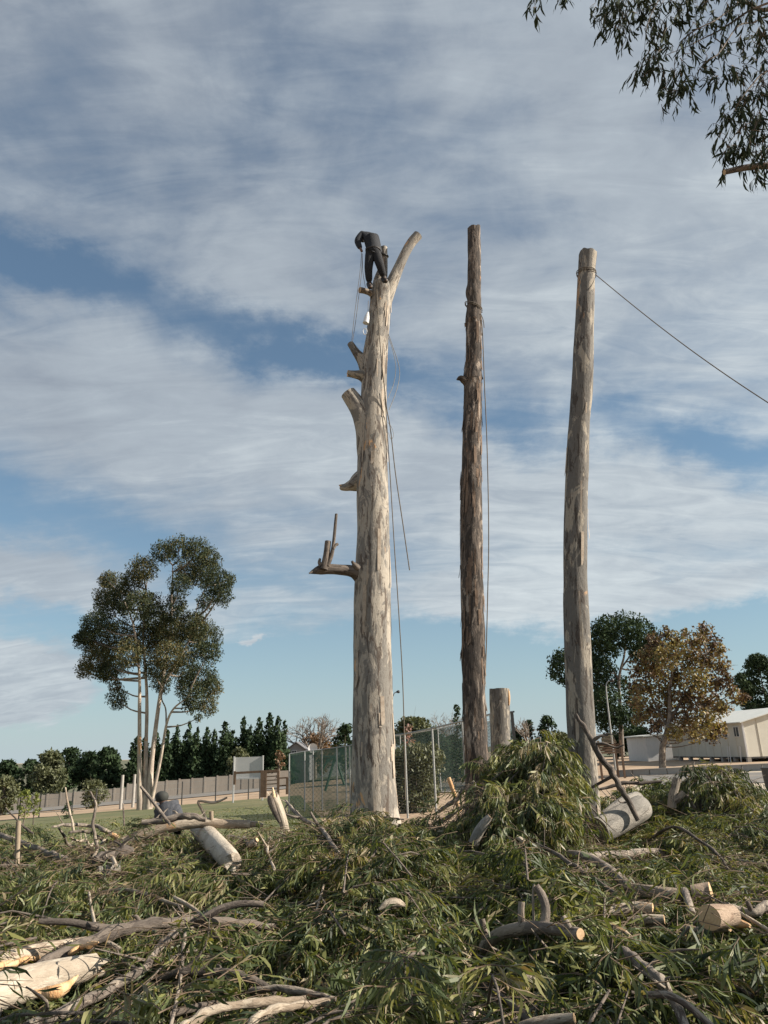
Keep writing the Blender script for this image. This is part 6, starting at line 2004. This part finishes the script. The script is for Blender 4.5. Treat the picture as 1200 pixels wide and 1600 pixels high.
skinned('body', {k: (v, r * (1.0 if k in ('head', 'crown', 'hal', 'har', 'wrl', 'wrr', 'neck') else 0.66)) for k, (v, r) in J.items()}, ED, M['skin'], cr)


def part_of(keys, grow, extra=None):
    d = {}
    for k in keys:
        v, r = J[k]
        d[k] = (v, r + grow)
    if extra: d.update(extra)
    return d


skinned('jacket', {'waist': (J['waist'][0], 0.21), 'pelvis': (J['pelvis'][0] + Vector((0, 0, -0.13)), 0.225), 'chest': (J['chest'][0], 0.245), 'shl': (J['shl'][0], 0.14), 'ell': (J['ell'][0], 0.10), 'wrl': (J['wrl'][0], 0.065),
                   'shr': (J['shr'][0], 0.135), 'elr': (J['elr'][0], 0.10), 'wrr': (J['wrr'][0], 0.065)},
        [('waist', 'pelvis'), ('waist', 'chest'), ('chest', 'shl'), ('shl', 'ell'), ('ell', 'wrl'), ('chest', 'shr'), ('shr', 'elr'), ('elr', 'wrr')], M['cloth_dark'], cr)
skinned('trousers', {'pelvis': (J['pelvis'][0] + Vector((0, 0, 0.06)), 0.15), 'hil': (J['hil'][0], 0.145), 'knl': (J['knl'][0], 0.115), 'anl': (J['anl'][0], 0.09), 'hir': (J['hir'][0], 0.145), 'knr': (J['knr'][0], 0.118), 'anr': (J['anr'][0], 0.092)},
        [('pelvis', 'hil'), ('hil', 'knl'), ('knl', 'anl'), ('pelvis', 'hir'), ('hir', 'knr'), ('knr', 'anr')], M['cloth_black'], cr)
for a, b in (('anl', 'tol'), ('anr', 'tor')):
    skinned('boot', {'a': (J[a][0] + Vector((0, 0, 0.06)), 0.098), 'h': (J[a][0] + Vector((0, 0.03, -0.08)), 0.085), 't': (J[b][0] + Vector((0, 0, 0)), 0.07)}, [('a', 'h'), ('h', 't')], M['boot'], cr, 1)
skinned('cap', {'a': (J['head'][0] + Vector((0, 0.0, 0.0)), 0.15), 'b': (J['crown'][0] + Vector((-0.01, 0.02, -0.01)), 0.12)}, [('a', 'b')], M['cloth_black'], cr, 2)
mb = MB()
q0 = J['pelvis'][0]
tube(mb, [q0 + Vector((math.cos(a) * 0.185, math.sin(a) * 0.16, 0.03)) for a in np.linspace(0, 2 * math.pi, 17)], [0.024] * 17, 32, 8, cap=(False, False))
mb.build('harness_belt', M['boot'], cr, smooth=True)
# strap round the leader in front of him
c0 = at(599.5, 401, Y1 + 0.05); rr = rad(6.6, c0)
mb = MB(); tube(mb, [c0 + Vector((math.cos(a) * rr, math.sin(a) * rr, 0.02 * math.sin(2 * a))) for a in np.linspace(0, 2 * math.pi, 17)], [0.028] * 17, 32, 8, cap=(False, False))
tube(mb, [c0 + Vector((-rr * 0.7, -rr * 0.7, 0)), q0 + Vector((0.18, -0.02, 0.04))], [0.015, 0.015], 4, 6)
tag(mb.build('lanyard', M['darkmetal'], loc=c0, smooth=True), 'dark lanyard strapped round the short top spar beside the climber', 'strap')
# pale thing hanging below him on a cord
a = at(575.5, 470, 16.7); b = at(575, 488, 16.62); c2_ = at(571.5, 505, 16.6); d2 = at(570.5, 518, 16.6)
hg = empty('hanging_gear', a, 'small pale see-through gear bundle hanging left of the upper trunk below the climber', 'gear')
M['clear'] = noisy('milky_plastic', (0.55, 0.57, 0.58), (0.68, 0.69, 0.70), 12, 0.25, 0.3)
mb = MB(); tube(mb, [a, b], [0.008, 0.008], 4, 6); mb.build('cord', M['rope'], hg)
mb = MB(); tube(mb, [b, b.lerp(c2_, .5), c2_], [0.03, 0.075, 0.085], 10, 12, 0.1); mb.build('bag', M['clear'], hg, smooth=True)
mb = MB(); tube(mb, [d2 + Vector((math.cos(t) * 0.05, 0, math.sin(t) * 0.09)) for t in np.linspace(0, 2 * math.pi, 13)], [0.010] * 13, 26, 6, cap=(False, False)); mb.build('loop', M['clear'], hg, smooth=True)

# ---- the person sitting behind the long log, back to the camera
YS = 14.6


def s_(px, py, dy=0.0): return at(px, py, YS + dy)


M['cloth_check'] = noisy('dark_grey_blue_checked_cloth', (0.045, 0.052, 0.068), (0.115, 0.12, 0.135), 14, 0.9, 0.9, 0.03, stretch=(2.4, 1, 0.8))
M['cap_dark'] = plain('dark_cap_cloth', (0.03, 0.032, 0.028), 0.8)
sp = empty('person', s_(264, 1296), 'person in a dark grey checked jacket sitting with back turned among the branches', 'person')
J = {'pelvis': (s_(267, 1289), 0.17), 'waist': (s_(267, 1279), 0.16), 'chest': (s_(264, 1267, 0.02), 0.18), 'neck': (s_(256, 1257, 0.06), 0.06), 'head': (s_(253.5, 1247.5, 0.12), 0.085), 'crown': (s_(253, 1243.5, 0.12), 0.085),
     'shl': (s_(252.5, 1267, 0.04), 0.08), 'ell': (s_(248, 1281, 0.22), 0.055), 'wrl': (s_(252, 1286, 0.45), 0.04), 'hal': (s_(256, 1286, 0.55), 0.04),
     'shr': (s_(275.5, 1266, 0.04), 0.08), 'elr': (s_(280.5, 1281, 0.2), 0.055), 'wrr': (s_(275, 1287, 0.45), 0.04), 'har': (s_(270, 1287, 0.55), 0.04),
     'hil': (s_(260, 1291, 0.05), 0.10), 'knl': (s_(256, 1284, 0.5), 0.075), 'anl': (s_(256, 1302, 0.75), 0.05), 'tol': (s_(255, 1303, 0.95), 0.045),
     'hir': (s_(274, 1291, 0.05), 0.10), 'knr': (s_(278, 1284, 0.5), 0.075), 'anr': (s_(278, 1302, 0.75), 0.05), 'tor': (s_(279, 1303, 0.95), 0.045)}
skinned('body', {k: (v, r * (1.0 if k in ('head', 'crown', 'hal', 'har', 'wrl', 'wrr', 'neck') else 0.66)) for k, (v, r) in J.items()}, ED, M['skin'], sp)
skinned('jacket', {'waist': (s_(266.5, 1279), 0.25), 'pelvis': (s_(267, 1293), 0.24), 'chest': (s_(263.5, 1270, 0.02), 0.225), 'upper': (s_(261, 1263, 0.02), 0.17), 'hood': (s_(257.5, 1258, 0.0), 0.10), 'nape': (s_(255.5, 1254.5, 0.03), 0.075), 'shl': (J['shl'][0], 0.16), 'ell': (J['ell'][0], 0.11), 'wrl': (J['wrl'][0], 0.08),
                   'shr': (J['shr'][0], 0.16), 'elr': (J['elr'][0], 0.11), 'wrr': (J['wrr'][0], 0.08)},
        [('waist', 'pelvis'), ('waist', 'chest'), ('chest', 'upper'), ('upper', 'hood'), ('hood', 'nape'), ('chest', 'shl'), ('shl', 'ell'), ('ell', 'wrl'), ('chest', 'shr'), ('shr', 'elr'), ('elr', 'wrr')], M['cloth_check'], sp)
skinned('trousers', {'pelvis': (J['pelvis'][0], 0.17), 'hil': (J['hil'][0], 0.12), 'knl': (J['knl'][0], 0.095), 'anl': (J['anl'][0], 0.07), 'hir': (J['hir'][0], 0.12), 'knr': (J['knr'][0], 0.095), 'anr': (J['anr'][0], 0.07)},
        [('pelvis', 'hil'), ('hil', 'knl'), ('knl', 'anl'), ('pelvis', 'hir'), ('hir', 'knr'), ('knr', 'anr')], M['cloth_black'], sp)
cap_blob(sp, J['head'][0] + Vector((0, -0.03, -0.055)), J['crown'][0] + Vector((0, 0.0, 0.085)), 0.125, M['cap_dark'])
for a, b in (('anl', 'tol'), ('anr', 'tor')):
    skinned('boot', {'a': (J[a][0], 0.068), 't': (J[b][0], 0.05)}, [('a', 't')], M['boot'], sp, 1)

# ------------------------------------------------------------ gum branches hanging in from the upper right
YO = 6.2
so, oo = 3.158, (820, 0)
CL = [(50,30,30),(200,-5,20),(400,60,60),(470,110,70),(520,50,60),(500,170,40),(440,20,60),(590,60,50),(650,20,50),(720,80,60),(680,130,40),(650,250,60),(640,300,60),(610,180,40),(590,320,40),(612,385,22),
      (740,370,50),(760,440,50),(800,480,40),(700,480,30),(690,350,40),(820,60,40),(850,200,50),(800,240,40),(780,10,60),(900,20,40),(850,370,40),(900,310,30),(920,120,30),(960,260,40),(1000,340,40),(960,400,30),
      (990,130,40),(1030,30,50),(1100,30,50),(1150,60,50),(1160,200,50),(1120,170,40),(1180,280,40),(1080,340,40),(1040,410,40),(1040,540,50),(1000,600,40),(1100,450,40),(1170,420,50),(1160,540,60),(1100,650,70),
      (1170,640,70),(1000,740,45),(1050,770,50),(1120,760,60),(1130,870,36),(1180,800,50),(1090,560,40),(1230,100,80),(1260,300,80),(1250,500,80),(1250,700,80),(600,-60,80),(900,-60,80),(1100,-80,80),(380,-40,50),(200,-60,50),(60,-20,30)]
ot = empty('gum_tree', Vector((9.5, 3.2, 0)), 'gum branches with long dark leaves hanging into the upper right corner', 'tree')
hub = [at(1500, -150, 6.8), at(1450, 180, 6.6), at(1480, 330, 6.4)]
tx = Vector((ot.location.x, 3.2, -0.1))
mb = MB(); tube(mb, [tx, tx + Vector((-0.1, 0, 3)), tx + Vector((-0.25, -.1, 6.5)), tx + Vector((-0.3, -.2, 10))], [0.30, 0.24, 0.2, 0.13], 40, 20, 0.05); mb.build('trunk', M['gum'], ot, smooth=True)


def op(cx, cy, dy=0.0): return at(oo[0] + cx / so, oo[1] + cy / so, YO + dy)


LB = [([(1420, -60), (1200, 48), (1090, 10), (1000, -20), (850, -60), (600, -90), (350, -90), (60, -70)], 0.030, 0.006), ([(1080, 5), (1010, 50), (940, 100), (840, 150), (770, 210), (740, 300), (740, 400)], 0.010, 0.003),
      ([(1420, -60), (1140, 38), (1030, 105), (960, 150), (880, 190), (800, 230), (700, 270)], 0.014, 0.003), ([(1400, 60), (1200, 80), (1130, 110), (1050, 130), (960, 260), (900, 300), (850, 360)], 0.012, 0.003),
      ([(1400, 300), (1200, 350), (1120, 420), (1060, 500), (1030, 560)], 0.012, 0.004), ([(1400, 300), (1260, 300), (1180, 240), (1130, 180)], 0.010, 0.003), ([(940, 190), (990, 215), (1100, 195), (1180, 170)], 0.006, 0.003),
      ([(700, -80), (660, 0), (620, 80), (600, 150), (590, 250)], 0.008, 0.002), ([(450, -90), (460, -20), (480, 60), (490, 120)], 0.008, 0.002), ([(1400, 620), (1250, 600), (1150, 590), (1060, 640), (1000, 720)], 0.012, 0.003),
      ([(150, -75), (80, -40), (50, 10)], 0.006, 0.002), ([(1150, 590), (1120, 680), (1110, 760)], 0.008, 0.003), ([(620, 90), (640, 200), (650, 290), (690, 380), (700, 450)], 0.006, 0.002)]
mb = MB()
for k2, (pts, r0, r1) in enumerate(LB):
    P = [op(x, y, 0.25 * math.sin(k2 * 2.1 + i)) for i, (x, y) in enumerate(pts)]
    tube(mb, P, list(np.linspace(r0, r1, len(P))), 30, 7, 0.1, seed=k2)
for hx_, (ex, ey) in zip(hub, ((1420, -60), (1400, 60), (1400, 300))):
    e3 = op(ex, ey)
    h0 = Vector((tx.x - 0.25, 3.1, max(hx_.z - 0.6, 1)))
    tube(mb, [h0, (h0 + e3) / 2 + Vector((0, 0, .2)), e3], [0.07, 0.05, 0.03], 14, 8, 0.08, cap=(False, False))
tube(mb, [op(1400, 300), op(1420, 450), op(1400, 620)], [0.02, 0.02, 0.014], 8, 6, cap=(False, False))
mb.build('branches', M['limb_dark'], ot, smooth=True)
# sawn limb
h0 = Vector((tx.x - 0.2, 3.1, op(1300, 800).z - 0.3))
o, Cq, Rq, Vq = limb_part('sawn_limb', [(1300, 268, 6.5), (1250, 262, 6), (1200, 259, 5.2), (1165, 262, 4.8), (1132, 269, 4.2)], YO, M['limb_dark'], ot, 51, 30, 16, 0.06, 0.0)
mb = MB(); tube(mb, [h0, Vector(Cq[0])], [0.07, 0.05], 6, 10, 0.05, cap=(False, False)); mb.build('limb_root', M['limb'], ot, smooth=True)
g = np.random.default_rng(31)
O = []; D = []; Ln = []
LS = [spline([tuple(op(x, y)) for x, y in pts], 40) for pts, _, _ in LB]
LSa = np.concatenate(LS)
for cx, cy, r in CL:
    c = np.array(op(cx, cy)); R0 = rad(r / so, Vector(c))
    n = int(3 + (r / 24.0) ** 2 * 1.6)
    for _ in range(n):
        d = g.normal(size=3) * np.array([1, 1.6, 0.9]) * R0 * 0.55
        p = c + d
        p[2] += 0.05
        O.append(p); v = g.normal(size=3) * 0.8 + np.array([-0.5, 0, -0.55]); D.append(v / np.linalg.norm(v)); Ln.append(0.07 + 0.08 * g.random())
O = np.array(O); D = np.array(D); Ln = np.array(Ln)
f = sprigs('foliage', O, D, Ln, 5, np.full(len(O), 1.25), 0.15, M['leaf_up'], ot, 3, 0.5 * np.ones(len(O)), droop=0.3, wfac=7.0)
# thin twigs tie each spray to the nearest branch
mb = MB()
sel = range(0, len(O), 3)
for i in sel:
    j = int(np.argmin(np.linalg.norm(LSa - O[i], axis=1)))
    a = LSa[j]; 
    if np.linalg.norm(a - O[i]) > 0.9: continue
    m = (a + O[i]) / 2 + np.array([0, 0, 0.04])
    tube(mb, [a, m, O[i]], [0.0035, 0.003, 0.002], 5, 4, cap=(False, False))
mb.build('twigs', M['limb_dark'], ot)['kind'] = 'stuff'
